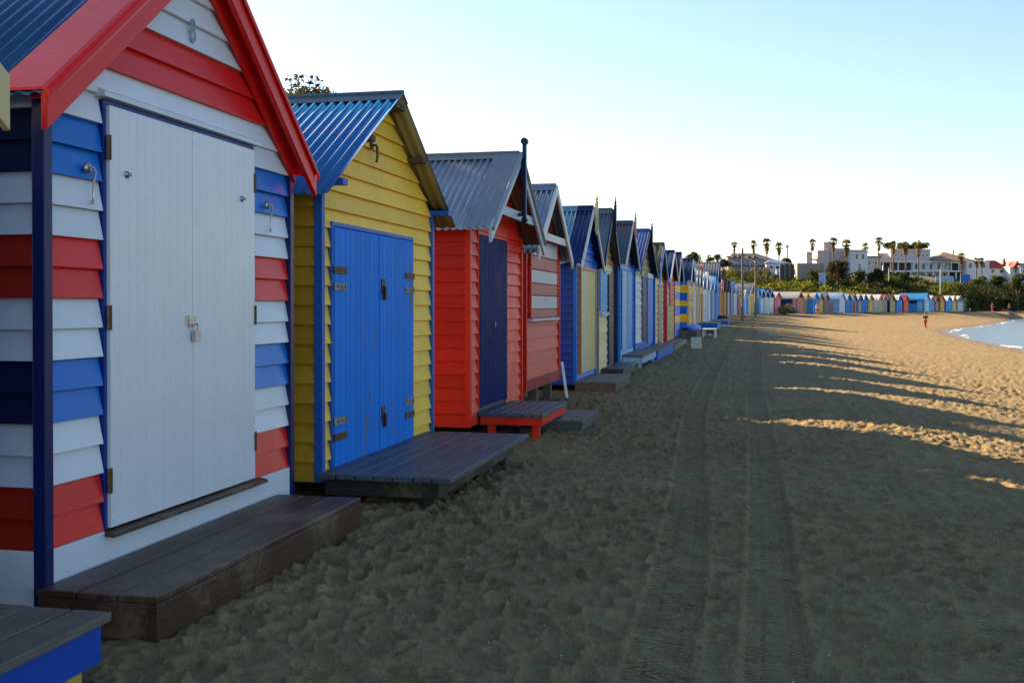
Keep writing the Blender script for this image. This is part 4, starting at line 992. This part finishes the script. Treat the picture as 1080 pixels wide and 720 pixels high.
# palms
TRK = plain('palm_trunk', (.16, .12, .09), .9, 0, .3, 20, .5, .03)
PG = leafmat('palm_green', (.035, .05, .015), (.12, .12, .03), trans=.3); PDn = leafmat('palm_dead', (.10, .06, .025), (.20, .12, .05), trans=.2)
def palm(label, px, py0, py1, pw, zc, seed, ybase=None, skirt=.5, kind='fan', th=.16):
    """fan palm: slim trunk, ball of fans, hanging dead skirt"""
    rn = random.Random(seed); p = W(px, zc); zb = hz_(p.x, p.y)-.3
    if ybase is not None: zb = min(zb, ZY(ybase, zc))
    t = thing('palm_tree', label, 'palm tree', (p.x, p.y, zb), rn.uniform(0, 6), 'palms along the top of the bluff')
    zt = ZY(py0, zc)-zb; z0 = ZY(py1, zc)-zb; R_ = pw*zc/F/2*1.15; cz = zt-R_*.85
    k = MB(); l = rn.uniform(-.25, .25)
    k.tube([(0, 0, -.5), (l*.4, 0, cz*.35), (l, 0, cz*.7), (l, 0, cz)], [th*1.5, th*1.05, th*.95, th*.8], TRK, 8); k.build('trunk', t, smooth=True)
    k = MB()
    nf = 46 if kind == 'fan' else 64
    for i in range(nf):
        a = rn.uniform(0, 6.283); el = math.asin(rn.uniform(-.55, .98)); L_ = R_*rn.uniform(.72, 1.0)
        if kind == 'fan':
            d = Vector((math.cos(a)*math.cos(el), math.sin(a)*math.cos(el), math.sin(el))); c = Vector((l, 0, cz))+d*L_*.55
            side = d.cross(Vector((0, 0, 1))).normalized(); upv = side.cross(d)
            nb = 7; mt = PG if el > -.25 else PDn
            for j in range(nb):
                b = (j-(nb-1)/2)/nb*2.6; e = d*math.cos(b)+side*math.sin(b); e = (e+Vector((0, 0, -.25*abs(b)))).normalized()
                tip = c+e*L_*.52; s2 = e.cross(upv).normalized()*L_*.06
                k.add([c-s2*.3, c+e*L_*.28-s2, tip, c+e*L_*.28+s2], [(0, 1, 2, 3)], mt)
            k.add([Vector((l, 0, cz)), c+side*.02, c-side*.02], [(0, 1, 2)], mt)
        else:
            el = math.asin(rn.uniform(-.15, .98)); pr = None
            for j in range(7):
                u0, u1 = j/7, (j+1)/7
                f = lambda u: Vector((l, 0, cz-R_*.1))+Vector((math.cos(a)*math.cos(el)*u, math.sin(a)*math.cos(el)*u, math.sin(el)*u-.62*u*u))*L_*1.25
                A, B = f(u0), f(u1); e = (B-A).normalized(); s2 = e.cross(Vector((0, 0, 1))).normalized()
                for sg in (-1, 1):
                    w_ = L_*.26*(1-.6*u0); k.add([A, B, B+s2*sg*w_*.8+Vector((0, 0, -w_*.55))+e*w_*.3, A+s2*sg*w_+Vector((0, 0, -w_*.55))+e*w_*.3], [(0, 1, 2, 3)], PG)
    if skirt:
        for i in range(46):
            a = rn.uniform(0, 6.283); zz = cz-rn.uniform(0, 1)*(cz-z0)*1.0; rr = rn.uniform(.35, .75)*R_*(.35+.65*(zz-z0)/max(.1, cz-z0))*skirt*1.2
            A = Vector((l+math.cos(a)*th, math.sin(a)*th, zz+R_*.2)); B = Vector((l+math.cos(a)*rr, math.sin(a)*rr, zz-R_*.35)); s2 = Vector((-math.sin(a), math.cos(a), 0))*R_*.13
            k.add([A-s2*.3, A+s2*.3, B+s2, B-s2], [(0, 1, 2, 3)], PDn)
    k.build('crown', t, fix=False); return t
PL = [('slim palm rising left of the taller pole', 774.5, 254.5, 266, 8.5, 215, .7), ('slim palm just right of the taller pole', 794, 253, 266, 9.5, 218, .9), ('tallest slim palm above the hip roofed house', 808.5, 251, 266, 11, 220, .8),
      ('slim palm right of the tallest one over the hip roof', 821.5, 255, 268, 11, 220, .7), ('small crowned palm half behind its neighbour', 829.5, 257.5, 262.5, 5.5, 260, 0),
      ('thin palm before the open tower of the modern house', 857, 252, 268, 9, 240, 1.0), ('palm standing by the square tower of the modern house', 879, 250, 263, 11, 222, .8), ('shaggy palm before the right wing of the modern house', 892.5, 252, 269, 11.5, 222, 1.1),
      ('palm with two tiers of fronds by the blue white wall', 912, 256, 272, 9.5, 240, 1.1), ('tallest palm between the modern house and the mansion', 926.5, 249, 263, 10, 250, 1.0), ('palm left of the mansion parapet', 942, 254, 267, 9, 290, 1.2),
      ('palm at the middle of the mansion parapet', 955, 254, 268, 9.5, 290, 1.2), ('palm at the right end of the mansion parapet', 968.5, 254, 269, 10, 290, 1.2), ('short palm in front of the tan hip roof', 1013, 266, 279, 9, 285, 1.0),
      ('left palm of the pair by the white annex', 1029.5, 271.5, 281, 7.5, 290, .8), ('right palm of the pair by the white annex', 1035.5, 271.5, 281, 7.5, 290, .8)]
for i, (lb, px, a, b, w_, zc, sk) in enumerate(PL): palm(lb, px, a, b, w_, zc, 100+i, skirt=sk, th=.16 if zc > 230 else .14)
palm('bushy golden feather palm beside the hip roofed house', 829, 268, 280, 12, 215, 140, skirt=.8, kind='feather', th=.3)
palm('large feathery date palm above the navy roofs', 729, 260.5, 274, 17, 150, 141, skirt=0, kind='feather', th=.3)
palm('smaller feather palm left of the bluff hedge', 757, 265, 275, 9, 185, 142, skirt=.6, kind='feather', th=.2)

# ------------------------------------------------------------------ houses on the bluff
GLASS = principled('window_glass')[0]; GLASS.node_tree.nodes['Principled BSDF'].inputs['Base Color'].default_value = (.02, .025, .035, 1); GLASS.node_tree.nodes['Principled BSDF'].inputs['Roughness'].default_value = .08
def render_mat(name, col): return plain(name, col, .85, 0, .08, 1.5, .15, .01)
PINKW = render_mat('pinkish_render', (.52, .43, .43)); WHW = render_mat('white_render', (.62, .64, .68)); BEIGE = render_mat('beige_render', (.27, .25, .23)); SLATE = plain('lilac_slate', (.17, .15, .155), .7, 0, .2, 3)
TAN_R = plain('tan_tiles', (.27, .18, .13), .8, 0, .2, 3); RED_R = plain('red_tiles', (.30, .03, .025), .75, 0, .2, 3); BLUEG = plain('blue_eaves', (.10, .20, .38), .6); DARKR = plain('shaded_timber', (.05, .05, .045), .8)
class House:
    def __init__(s, label, pxc, zc, zb, name='house', rot=0, group='houses along the top of the bluff'):
        s.pxc, s.zc = pxc, zc; p = W(pxc, zc, zb); s.zb = zb; s.r = thing(name, label, 'house', p, TH+rot, group)
        s.k = zc/F
    def X(s, px): return (px-s.pxc)*s.k
    def Z(s, py): return ZY(py, s.zc)-s.zb
    def block(s, nm, px0, px1, py0, py1, y0, y1, mat, parent=None):
        k = MB(); k.box(s.X(px0), s.X(px1), y0, y1, s.Z(py1), s.Z(py0), mat); return k.build(nm, parent or s.r, bevel=.02)
    def window(s, px0, px1, py0, py1, y, frame=None):
        fr = frame or P('white'); a, b, c, d = s.X(px0), s.X(px1), s.Z(py1), s.Z(py0); k = MB(); t = .09
        k.box(a, b, y-.05, y-.002, c, c+t, fr); k.box(a, b, y-.05, y-.002, d-t, d, fr); k.box(a, a+t, y-.05, y-.002, c+t, d-t, fr); k.box(b-t, b, y-.05, y-.002, c+t, d-t, fr)
        w_ = k.build('window', s.r); g_ = MB(); g_.box(a+t, b-t, y-.025, y-.003, c+t, d-t, GLASS); g_.build('pane', w_)
    def hip(s, nm, px0, px1, pyE, pyR, rx0, rx1, y0, y1, mat):
        a, b, ze, zr = s.X(px0), s.X(px1), s.Z(pyE), s.Z(pyR); ym = (y0+y1)/2; k = MB()
        k.add([(a, y0, ze), (b, y0, ze), (b, y1, ze), (a, y1, ze), (s.X(rx0), ym, zr), (s.X(rx1), ym, zr)], [(3, 2, 1, 0), (0, 1, 5, 4), (1, 2, 5), (2, 3, 4, 5), (3, 0, 4)], mat)
        return k.build(nm, s.r)
H = House('hip roofed house with lilac slate roof and blue eaves left on the bluff', 797, 212, 5.5)
H.block('wall', 768, 822, 279, 300, 0, 9, render_mat('lilac_render', (.27, .25, .27))); H.hip('roof', 763, 829, 278, 266, 777, 803, -.8, 9.8, SLATE)
H.block('eaves_board', 763.2, 828.8, 278.1, 280, -.82, -.7, BLUEG)
for px in (768.5, 774.5, 781, 790.5, 797): H.block('roof_vent', px, px+3, 269.6, 271, 1.8, 2.9, DARKR)
for px in (784, 791, 799): H.window(px, px+4, 282, 289, 0)
H.block('wing', 805, 822.5, 278.3, 300, -3, -.01, WHW); H.block('balcony', 812, 832, 285, 290.5, -5, -3.01, WHW); H.hip('roof', 803, 829, 278.2, 274, 812, 818, -3.6, 3, BLUEG)
for px in (807, 814): H.window(px, px+4.5, 280.5, 284.5, -3)
H2 = House('pale modern house with square tower and open rooftop frame', 876, 226, 5.5)
H2.block('garden_wall', 838, 866, 278, 300, -2, 3, BEIGE); H2.block('tower', 850.5, 856.5, 265.5, 277.9, 0, 1.4, PINKW); H2.block('beam', 856.6, 861.9, 272.8, 274.4, 0, 1.2, PINKW); H2.block('wall', 862, 873.9, 264, 290, 0, 8, PINKW)
H2.block('tower', 871.5, 880, 254.5, 263.9, 2, 6, PINKW); H2.block('wall', 874, 898, 261.5, 292, 1.5, 9, PINKW); H2.block('wall', 895, 913, 265, 295, -1, 7, WHW)
k = MB(); k.lathe([(.001, -.03), (1.0, -.03), (1.0, .0), (.001, 0)], P('pale'), n=20); ow = k.build('round_window', H2.r); ow.data.transform(Matrix.Translation((H2.X(867), -.02, H2.Z(270))) @ Matrix.Diagonal((.34, 1, .52, 1)) @ Matrix.Rotation(R(90), 4, 'X'))
for px, a, b, y in ((884, 265, 268.5, 1.5), (900, 268, 274, -1), (906.5, 268, 274, -1), (903, 278, 286, -1)): H2.window(px, px+3.5, a, b, y)
H2.block('parapet', 894.6, 913.4, 263.8, 264.9, -1.3, 7.3, PINKW)
H2b = House('low pinkish annex between the modern house and the mansion', 921, 262, 7)
H2b.block('wall', 912, 929, 271, 292, 0, 6, PINKW); H2b.block('roof', 911, 930, 270, 270.9, -.4, 6.4, SLATE); H2b.window(915, 918, 275, 280, 0); H2b.window(922, 925.5, 275, 280, 0)
H3 = House('long white mansion with two storeys of verandas and a tan hip roof', 978, 322, 8)
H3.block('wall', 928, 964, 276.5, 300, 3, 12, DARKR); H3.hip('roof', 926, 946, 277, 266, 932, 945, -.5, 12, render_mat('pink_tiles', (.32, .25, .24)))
H3.block('wall', 943, 985, 263.5, 275.9, 3, 13, PINKW); H3.block('parapet', 942.5, 985.5, 262.4, 263.4, 2.7, 13.3, WHW); H3.block('wall', 964.1, 1004, 276, 300, 2, 12, WHW)
H3.block('veranda_beam', 928, 1026, 275.2, 276.8, 0, 1.2, WHW); H3.block('veranda_floor', 940, 1026, 285.2, 286.8, 0, 1.9, WHW)
for px in list(range(931, 1026, 8)): H3.block('column', px, px+1.1, 276.9, 285.1, .2, .55, WHW); 
for px in range(944, 1026, 8): H3.block('column', px, px+1.4, 286.9, 300, .2, .6, WHW)
for px in (947, 953, 976, 980): H3.window(px, px+2.6, 267, 270.5, 3)
for px in (966.5, 974, 982, 990, 997): H3.window(px, px+4, 278, 284, 2); H3.window(px, px+4, 288, 295, 2)
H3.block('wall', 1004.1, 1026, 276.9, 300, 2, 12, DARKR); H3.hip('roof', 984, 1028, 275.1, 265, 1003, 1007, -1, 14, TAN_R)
H3.block('annex', 1017, 1041, 275.5, 300, -1.5, 1.9, WHW)
for px in (1019, 1026, 1033): H3.window(px, px+4, 277.5, 283, -1.5)
H3.block('chimney', 1011.5, 1013.5, 262.5, 270, 5, 6, WHW)
H4 = House('house with a large red hipped roof right of the mansion', 1051, 400, 12)
H4.block('wall', 1041, 1061, 282, 300, 0, 10, WHW); H4.hip('roof', 1038, 1063, 283, 274, 1046, 1056, -.8, 11, RED_R); H4.block('chimney', 1062, 1064, 272.5, 283, 3, 4, RED_R)
H4.window(1045, 1049, 284, 288, 0); H4.window(1054, 1058, 284, 288, 0)
H5 = House('small house with a steep red gable near the right edge', 1071, 395, 12)
H5.block('wall', 1065, 1078, 281, 300, 0, 8, WHW)
k = MB(); k.extrude([(H5.X(1066), H5.Z(283)), (H5.X(1076.5), H5.Z(283)), (H5.X(1072), H5.Z(275))], 'y', -1, 8.5, RED_R); k.build('roof', H5.r); H5.window(1070, 1073, 284, 288, 0); H5.block('chimney', 1067, 1068, 275.5, 282, 3, 4, WHW)
H6 = House('grey roofed white house cut by the right edge', 1084, 392, 12); H6.block('wall', 1076, 1094, 281, 300, 0, 8, WHW); H6.hip('roof', 1074, 1096, 281.5, 277, 1079, 1091, -.8, 9, SLATE); H6.window(1078, 1081, 284, 288, 0)
def fence(label, px0, px1, py0, py1, zc, mat, n):
    p0, p1 = W(px0, zc), W(px1, zc); t = thing('garden_fence', label, 'fence', (p0.x, p0.y, ZY(py1, zc)), TH, 'garden walls on the bluff'); w_ = (px1-px0)*zc/F; h = ZY(py0, zc)-ZY(py1, zc)
    for i in range(n):
        k = MB(); k.box(w_*i/n+.06, w_*(i+1)/n-.06, 0, .1, -2.5, h, mat); k.build('panel', t)
        k = MB(); k.box(w_*i/n-.055, w_*i/n+.055, -.04, .14, -2.5, h+.12, P('grey')); k.build('post', t)
fence('pale blue garden fence below the mansion columns', 987, 1006, 291.5, 297, 275, P('pale'), 7); fence('deep blue garden fence right of the pale one', 1013, 1023.5, 289.5, 296, 275, P('blue'), 4); fence('short white wall below the mansion, left of the pale fence', 968, 975, 292, 295.5, 275, P('pale'), 2)
fence('tall dark screen beside the hip roofed house', 822.5, 838, 279, 292, 205, DARKR, 3)
fence('pale fence beside the dark tree right of the beige wall', 864, 871, 288.5, 293, 198, P('pale'), 3)

# ------------------------------------------------------------------ poles
def pole(label, px, zc, py0, r, mat, arms=(), name='utility_pole', lamp=False, zb=None, gp=None, cat='pole'):
    p = W(px, zc); zb = (gz(p.x, p.y) if zb is None else zb); t = thing(name, label, cat, (p.x, p.y, zb), TH, gp); h = ZY(py0, zc)-zb
    k = MB(); k.tube([(0, 0, -.8), (0, 0, h*.5), (0, 0, h)], [r, r*.9, r*.75], mat, 12); k.build('shaft', t, smooth=False)
    for (z, w_, th) in arms:
        k = MB(); k.box(-w_/2, w_/2, -r-.10, -r*.8, h-z-th/2, h-z+th/2, mat); 
        k.build('cross_arm', t, bevel=.005)
        for x in (-w_*.42, -w_*.2, w_*.2, w_*.42):
            q = MB(); q.lathe([(.02, 0), (.045, .03), (.03, .07), (.05, .10), (.01, .14)], P('dgrey'), (x, -r-.05, h-z+th/2), 8); q.build('insulator', t)
    if lamp:
        k = MB(); k.tube([(0, 0, h-.05), (-.1, -.15, h+.12), (-.15, -.5, h+.15)], .035, mat, 8); k.build('bracket', t)
        k = MB(); k.lathe([(.02, .10), (.11, .05), (.15, -.04), (.12, -.09), (.02, -.11)], P('grey'), (-.15, -.6, h+.1), 12); k.build('lamp_head', t, smooth=True)
POLEW = plain('pole_timber', (.17, .14, .115), .85, 0, .3, 9, .5, .02)
pole('taller bare timber pole standing on the sand in front of the far huts', 783, 98, 262, .125, POLEW, [(.62, .95, .08)])
pole('shorter timber pole with cross arms right of the taller one', 797, 122, 277.5, .15, POLEW, [(.25, 1.5, .10), (.75, 1.1, .10)], lamp=True)
pole('white lamp post on the bluff left of the mansion', 937.3, 232, 283.5, .14, P('offwhite'), lamp=True, name='lamp_post', zb=3.0, gp='lamp posts on the bluff', cat='lamp post'); pole('white lamp post rising behind the huts below the mansion', 991.7, 225, 284.5, .13, P('offwhite'), lamp=True, name='lamp_post', zb=1.5, gp='lamp posts on the bluff', cat='lamp post')

# ------------------------------------------------------------------ water
me = bpy.data.meshes.new('water'); me.from_pydata([(8, -4000, 0), (6000, -4000, 0), (6000, 6000, 0), (8, 6000, 0)], [], [(0, 1, 2, 3)])
m, nt, b = principled('sea_water'); b.inputs['Base Color'].default_value = (.07, .10, .15, 1); b.inputs['Roughness'].default_value = .28; b.inputs['IOR'].default_value = 1.33
tc = N(nt, 'ShaderNodeTexCoord'); a1 = noise(nt, tc.outputs['Object'], 1.2, 5, .6, (1, .45, 1)); a2 = noise(nt, tc.outputs['Object'], .12, 3, .5)
ad = N(nt, 'ShaderNodeMath', operation='ADD'); L(nt, a1, ad.inputs[0]); L(nt, a2, ad.inputs[1])
bp = N(nt, 'ShaderNodeBump'); bp.inputs['Strength'].default_value = .5; bp.inputs['Distance'].default_value = .12; L(nt, ad.outputs[0], bp.inputs['Height']); L(nt, bp.outputs[0], b.inputs['Normal'])
me.materials.append(m); o = bpy.data.objects.new('water', me); COL.objects.link(o); o.location.z = -1.10; o['kind'] = 'structure'
# broken foam along the edge
rn = random.Random(2); k = MB(); FOAM = plain('foam', (.60, .60, .62), .7, 0, .05, 20)
Yv = np.arange(40, 300, .5); Xv = interp(SHORE, Yv)
for i in range(len(Yv)-1):
    y = Yv[i]; s = .12+.5*float(vnoise(np.array([y*.15]), np.array([3.1]), 4)[0]+.5)
    if vnoise(np.array([y*.22]), np.array([8.2]), 4)[0] < -.10: continue
    def off(j, q): return Xv[j]+.25*math.sin(Yv[j]*.9)+.3*math.sin(Yv[j]*.37+1)+q
    w0 = s*(.6+.5*abs(math.sin(y*1.3))); w1 = s*(.6+.5*abs(math.sin(Yv[i+1]*1.3)))
    k.hexa([(off(i, 0), y, -1.13), (off(i, w0), y, -1.13), (off(i+1, w1), Yv[i+1], -1.13), (off(i+1, 0), Yv[i+1], -1.13), (off(i, .06), y, -1.06), (off(i, w0-.05), y, -1.07), (off(i+1, w1-.05), Yv[i+1], -1.07), (off(i+1, .06), Yv[i+1], -1.06)], FOAM)
o = k.build('sea_foam', smooth=True); tag(o, 'broken line of white foam along the edge of the water', 'foam', kind='stuff')
# shell grit
rg = np.random.default_rng(4); n = 2600; k = MB(); SH = plain('shell', (.62, .60, .56), .5, 0, .2, 30); DK = plain('dark_grit', (.05, .035, .025), .8)
r_ = 4.2+10*rg.random(n)**1.5; a_ = math.pi/2+TH+rg.uniform(-.45, .52, n); X_ = r_*np.cos(a_); Y_ = r_*np.sin(a_); Z_ = ground(X_, Y_)+detail(X_, Y_)
for x, y, z in zip(X_, Y_, Z_):
    if x < -2.0: continue
    s = rn.uniform(.0025, .006)*(1.6 if rn.random() < .08 else 1); q = [Vector((rn.uniform(-1, 1), rn.uniform(-1, 1), rn.uniform(-.4, .7)))*s for _ in range(4)]
    k.add([Vector((x, y, z+.002))+v for v in q], [(0, 1, 2), (0, 2, 3), (0, 3, 1), (1, 3, 2)], SH if rn.random() < .6 else DK)
o = k.build('shell_grit', fix=False); tag(o, 'tiny shell fragments and dark grit strewn over the sand', 'shell grit', kind='stuff')
SKY_AIR, SKY_DUST, SKY_OZ, SKY_STR, SUN_STR, EXPO = 1.0, .3, 1.3, .05, 5.0, 2.2
# ------------------------------------------------------------------ people far along the beach
SKIN = plain('skin', (.42, .25, .18), .6, 0, .05, 8, 0)
def skin_mesh(name, joints, edges, mat, parent, sub=2, root=0):
    me = bpy.data.meshes.new(name); me.from_pydata([j[0] for j in joints], edges, []); me.materials.append(mat)
    o = bpy.data.objects.new(name, me); COL.objects.link(o); o.parent = parent
    sk = o.modifiers.new('skin', 'SKIN'); 
    for i, j in enumerate(joints):
        me.skin_vertices[0].data[i].radius = (j[1], j[1]) if not isinstance(j[1], tuple) else j[1]
        me.skin_vertices[0].data[i].use_root = (i == root)
    sk.use_smooth_shade = True
    sb = o.modifiers.new('sub', 'SUBSURF'); sb.levels = sub; sb.render_levels = sub
    return o
def person(label, loc, rz, h=1.72, pose='walk', shirt='black', legs='navy', hair='brown', long_hair=False, pants=True):
    s = h/1.72; t = thing('person', label, 'person', loc, rz); S = lambda x, y, z: (x*s, y*s, z*s)
    if pose in ('walk', 'stand'):
        st_ = .22 if pose == 'walk' else .03
        J = [(S(0, 0, .95), (.13*s, .10*s)), (S(0, 0, 1.12), (.125*s, .09*s)), (S(0, .0, 1.36), (.16*s, .10*s)), (S(0, 0, 1.47), .052*s), (S(0, .01, 1.56), .075*s), (S(0, .02, 1.66), .078*s),
             (S(.09, 0, .86), .085*s), (S(.10, st_*.6, .48), .056*s), (S(.10, st_*.2-.05, .09), .036*s), (S(.10, st_*.2+.12, .035), .028*s),
             (S(-.09, 0, .86), .085*s), (S(-.10, -st_*.4+.05, .48), .056*s), (S(-.10, -st_*1.3, .09), .036*s), (S(-.10, -st_*1.3+.15, .035), .028*s),
             (S(.19, 0, 1.38), .052*s), (S(.25, -.05, 1.10), .04*s), (S(.25, .09, .88), .028*s), (S(.245, .13, .80), .022*s),
             (S(-.19, 0, 1.38), .052*s), (S(-.25, .0, 1.10), .04*s), (S(-.25, .12, .90), .028*s), (S(-.245, .16, .82), .022*s)]
    else:      # sitting on the sand, knees up
        J = [(S(0, 0, .13), (.14*s, .11*s)), (S(0, -.04, .30), (.125*s, .09*s)), (S(0, -.03, .54), (.155*s, .10*s)), (S(0, 0, .65), .05*s), (S(0, .03, .74), .075*s), (S(0, .05, .83), .078*s),
             (S(.10, .12, .15), .085*s), (S(.12, .40, .42), .056*s), (S(.11, .62, .09), .036*s), (S(.11, .75, .04), .028*s),
             (S(-.10, .12, .15), .085*s), (S(-.12, .38, .40), .056*s), (S(-.11, .58, .09), .036*s), (S(-.11, .71, .04), .028*s),
             (S(.19, -.02, .56), .05*s), (S(.23, .15, .38), .04*s), (S(.13, .36, .44), .028*s), (S(.08, .42, .45), .022*s),
             (S(-.19, -.02, .56), .05*s), (S(-.23, .15, .38), .04*s), (S(-.13, .36, .44), .028*s), (S(-.08, .42, .45), .022*s)]
    E = [(0, 1), (1, 2), (2, 3), (3, 4), (4, 5), (0, 6), (6, 7), (7, 8), (8, 9), (0, 10), (10, 11), (11, 12), (12, 13), (2, 14), (14, 15), (15, 16), (16, 17), (2, 18), (18, 19), (19, 20), (20, 21)]
    skin_mesh('body', J, E, SKIN, t)
    V = [Vector(j[0]) for j in J]; g = .014*s
    rad = lambda j: (j[1] if not isinstance(j[1], tuple) else j[1])
    def grow(j, k=g):
        r = rad(j); return (r[0]+k, r[1]+k) if isinstance(r, tuple) else r+k
    def lerp(a, b, f): return tuple(V[a].lerp(V[b], f))
    SJ = [(J[0][0], grow(J[0])), (J[1][0], grow(J[1])), (J[2][0], grow(J[2])), (lerp(2, 3, .55), .066*s), (J[14][0], grow(J[14])), (J[15][0], grow(J[15])), (J[18][0], grow(J[18])), (J[19][0], grow(J[19]))]
    skin_mesh('shirt', SJ, [(0, 1), (1, 2), (2, 3), (2, 4), (4, 5), (2, 6), (6, 7)], P(shirt, grain=False), t)
    if pants:
        f = .95
        TJ = [(lerp(0, 1, .2), grow(J[0], g*1.2)), (J[6][0], grow(J[6])), (J[7][0], grow(J[7])), (lerp(7, 8, f), .05*s), (J[10][0], grow(J[10])), (J[11][0], grow(J[11])), (lerp(11, 12, f), .05*s)]
        skin_mesh('trousers', TJ, [(0, 1), (1, 2), (2, 3), (0, 4), (4, 5), (5, 6)], P(legs, grain=False), t)
    hm = plain('hair_'+hair, C[hair], .7, 0, .2, 30, .3)
    hd = V[5]; k = MB(); k.lathe([(.01, .10*s), (.06*s, .085*s), (.088*s, .03*s), (.09*s, -.02*s), (.075*s, -.07*s), (.02, -.09*s)], hm, (hd.x, hd.y-.022*s, hd.z+.01*s), 12)
    if long_hair: k.tube([(hd.x, hd.y-.07*s, hd.z), (hd.x, hd.y-.10*s, hd.z-.22*s)], [.06*s, .03*s], hm, 8)
    k.build('hair', t, smooth=True)
    k = MB()
    k.lathe([(.004, 0), (.012*s, -.025*s), (.003, -.03*s)], SKIN, (hd.x, hd.y+.088*s, hd.z-.02*s), 6)
    for ex in (-.03, .03): k.lathe([(.001, .008*s), (.009*s, 0), (.001, -.008*s)], P('black', grain=False), (hd.x+ex*s, hd.y+.076*s, hd.z+.0*s), 6)
    k.build('face_features', t)
    return t
def at(px, zc): p = W(px, zc); return (p.x, p.y, gz(p.x, p.y))
person('person in a dark wetsuit with red sleeves walking near the water line', at(976, 112), R(20), 1.72, 'walk', 'black', 'brick')
person('woman in a white top and pink leggings walking in front of the far huts', at(862, 141), R(160), 1.66, 'walk', 'white', 'coral', 'brown', True)
person('person in a navy top and red shorts standing on the far right beach', at(1046.5, 212), R(200), 1.75, 'stand', 'navy', 'red')
person('person in a dark coat standing beside the child in red', at(1064.5, 222), R(150), 1.75, 'walk', 'brown', 'navy')
person('child in red crouching by the far water edge', at(1058, 218), R(100), 1.5, 'sit', 'red', 'red')
person('person in white sitting on the sand beyond the end of the huts', at(1023, 205), R(60), 1.7, 'sit', 'white', 'brick')
person('person in black sitting on the sand left of the one in white', at(1019, 196), R(120), 1.6, 'sit', 'black', 'navy')
# upturned boat and small dog far off
t = thing('dog', 'small yellowish dog beside the people at the far water edge', 'dog', at(1062, 219), R(60))
skin_mesh('body', [((0, 0, .30), (.09, .08)), ((0, .25, .31), (.10, .09)), ((0, .36, .40), .055), ((0, .44, .46), .06), ((0, .55, .44), .03),
                   ((.07, .27, .2), .03), ((.07, .27, .10), .02), ((.07, .29, .02), .02), ((-.07, .27, .2), .03), ((-.07, .27, .10), .02), ((-.07, .29, .02), .02),
                   ((.07, -.08, .22), .045), ((.07, -.13, .12), .02), ((.07, -.09, .02), .02), ((-.07, -.08, .22), .045), ((-.07, -.13, .12), .02), ((-.07, -.09, .02), .02), ((0, -.15, .36), .02), ((0, -.28, .46), .012)],
          [(0, 1), (1, 2), (2, 3), (3, 4), (1, 5), (5, 6), (6, 7), (1, 8), (8, 9), (9, 10), (0, 11), (11, 12), (12, 13), (0, 14), (14, 15), (15, 16), (0, 17), (17, 18)], plain('dog_fur', (.40, .28, .12), .8), t, 2)
k = MB()
for s in (-1, 1): k.lathe([(.022, 0), (.004, .05)], plain('dog_fur', (.40, .28, .12)), (s*.04, .42, .50), 6)
k.build('ear', t)
# ------------------------------------------------------------------ sky, sun, camera
SUN_AZ = R(-54.0); SUN_EL = R(22.7)
wd_ = bpy.data.worlds.new('World'); SC.world = wd_; wd_.use_nodes = True; nt = wd_.node_tree
bg = nt.nodes['Background']; sk = nt.nodes.new('ShaderNodeTexSky'); sk.sky_type = 'NISHITA'; sk.sun_disc = False
sk.sun_elevation = SUN_EL; sk.sun_rotation = SUN_AZ; sk.altitude = 0; sk.air_density = SKY_AIR; sk.dust_density = SKY_DUST; sk.ozone_density = SKY_OZ
nt.links.new(sk.outputs[0], bg.inputs[0]); bg.inputs[1].default_value = SKY_STR
ld = bpy.data.lights.new('sun', 'SUN'); ld.energy = SUN_STR; ld.angle = R(.53); ld.color = (1, .71, .40)
lo = bpy.data.objects.new('sun', ld); COL.objects.link(lo)
sd = Vector((math.sin(SUN_AZ)*math.cos(SUN_EL), math.cos(SUN_AZ)*math.cos(SUN_EL), math.sin(SUN_EL)))
lo.rotation_euler = sd.to_track_quat('Z', 'Y').to_euler(); lo.location = (-20, 20, 30)

cd = bpy.data.cameras.new('camera'); cam = bpy.data.objects.new('camera', cd); COL.objects.link(cam); SC.camera = cam
cd.sensor_width = 36; cd.lens = F/1080*36; cd.clip_start = .05; cd.clip_end = 20000
PITCH = R(.55)
cam.location = (0, 0, EYE); cam.rotation_euler = (R(90)-PITCH, 0, TH)
# horizon sits (360-HZ) px above centre: part by pitch, part by shift
cd.shift_y = -((360-HZ)-F*math.tan(PITCH))/1080
SC.view_settings.view_transform = 'Standard'; SC.view_settings.look = 'None'; SC.view_settings.exposure = EXPO; SC.view_settings.gamma = 1
SC.render.resolution_x = 1024; SC.render.resolution_y = 682
SC.render.engine = 'CYCLES'
build_sand()
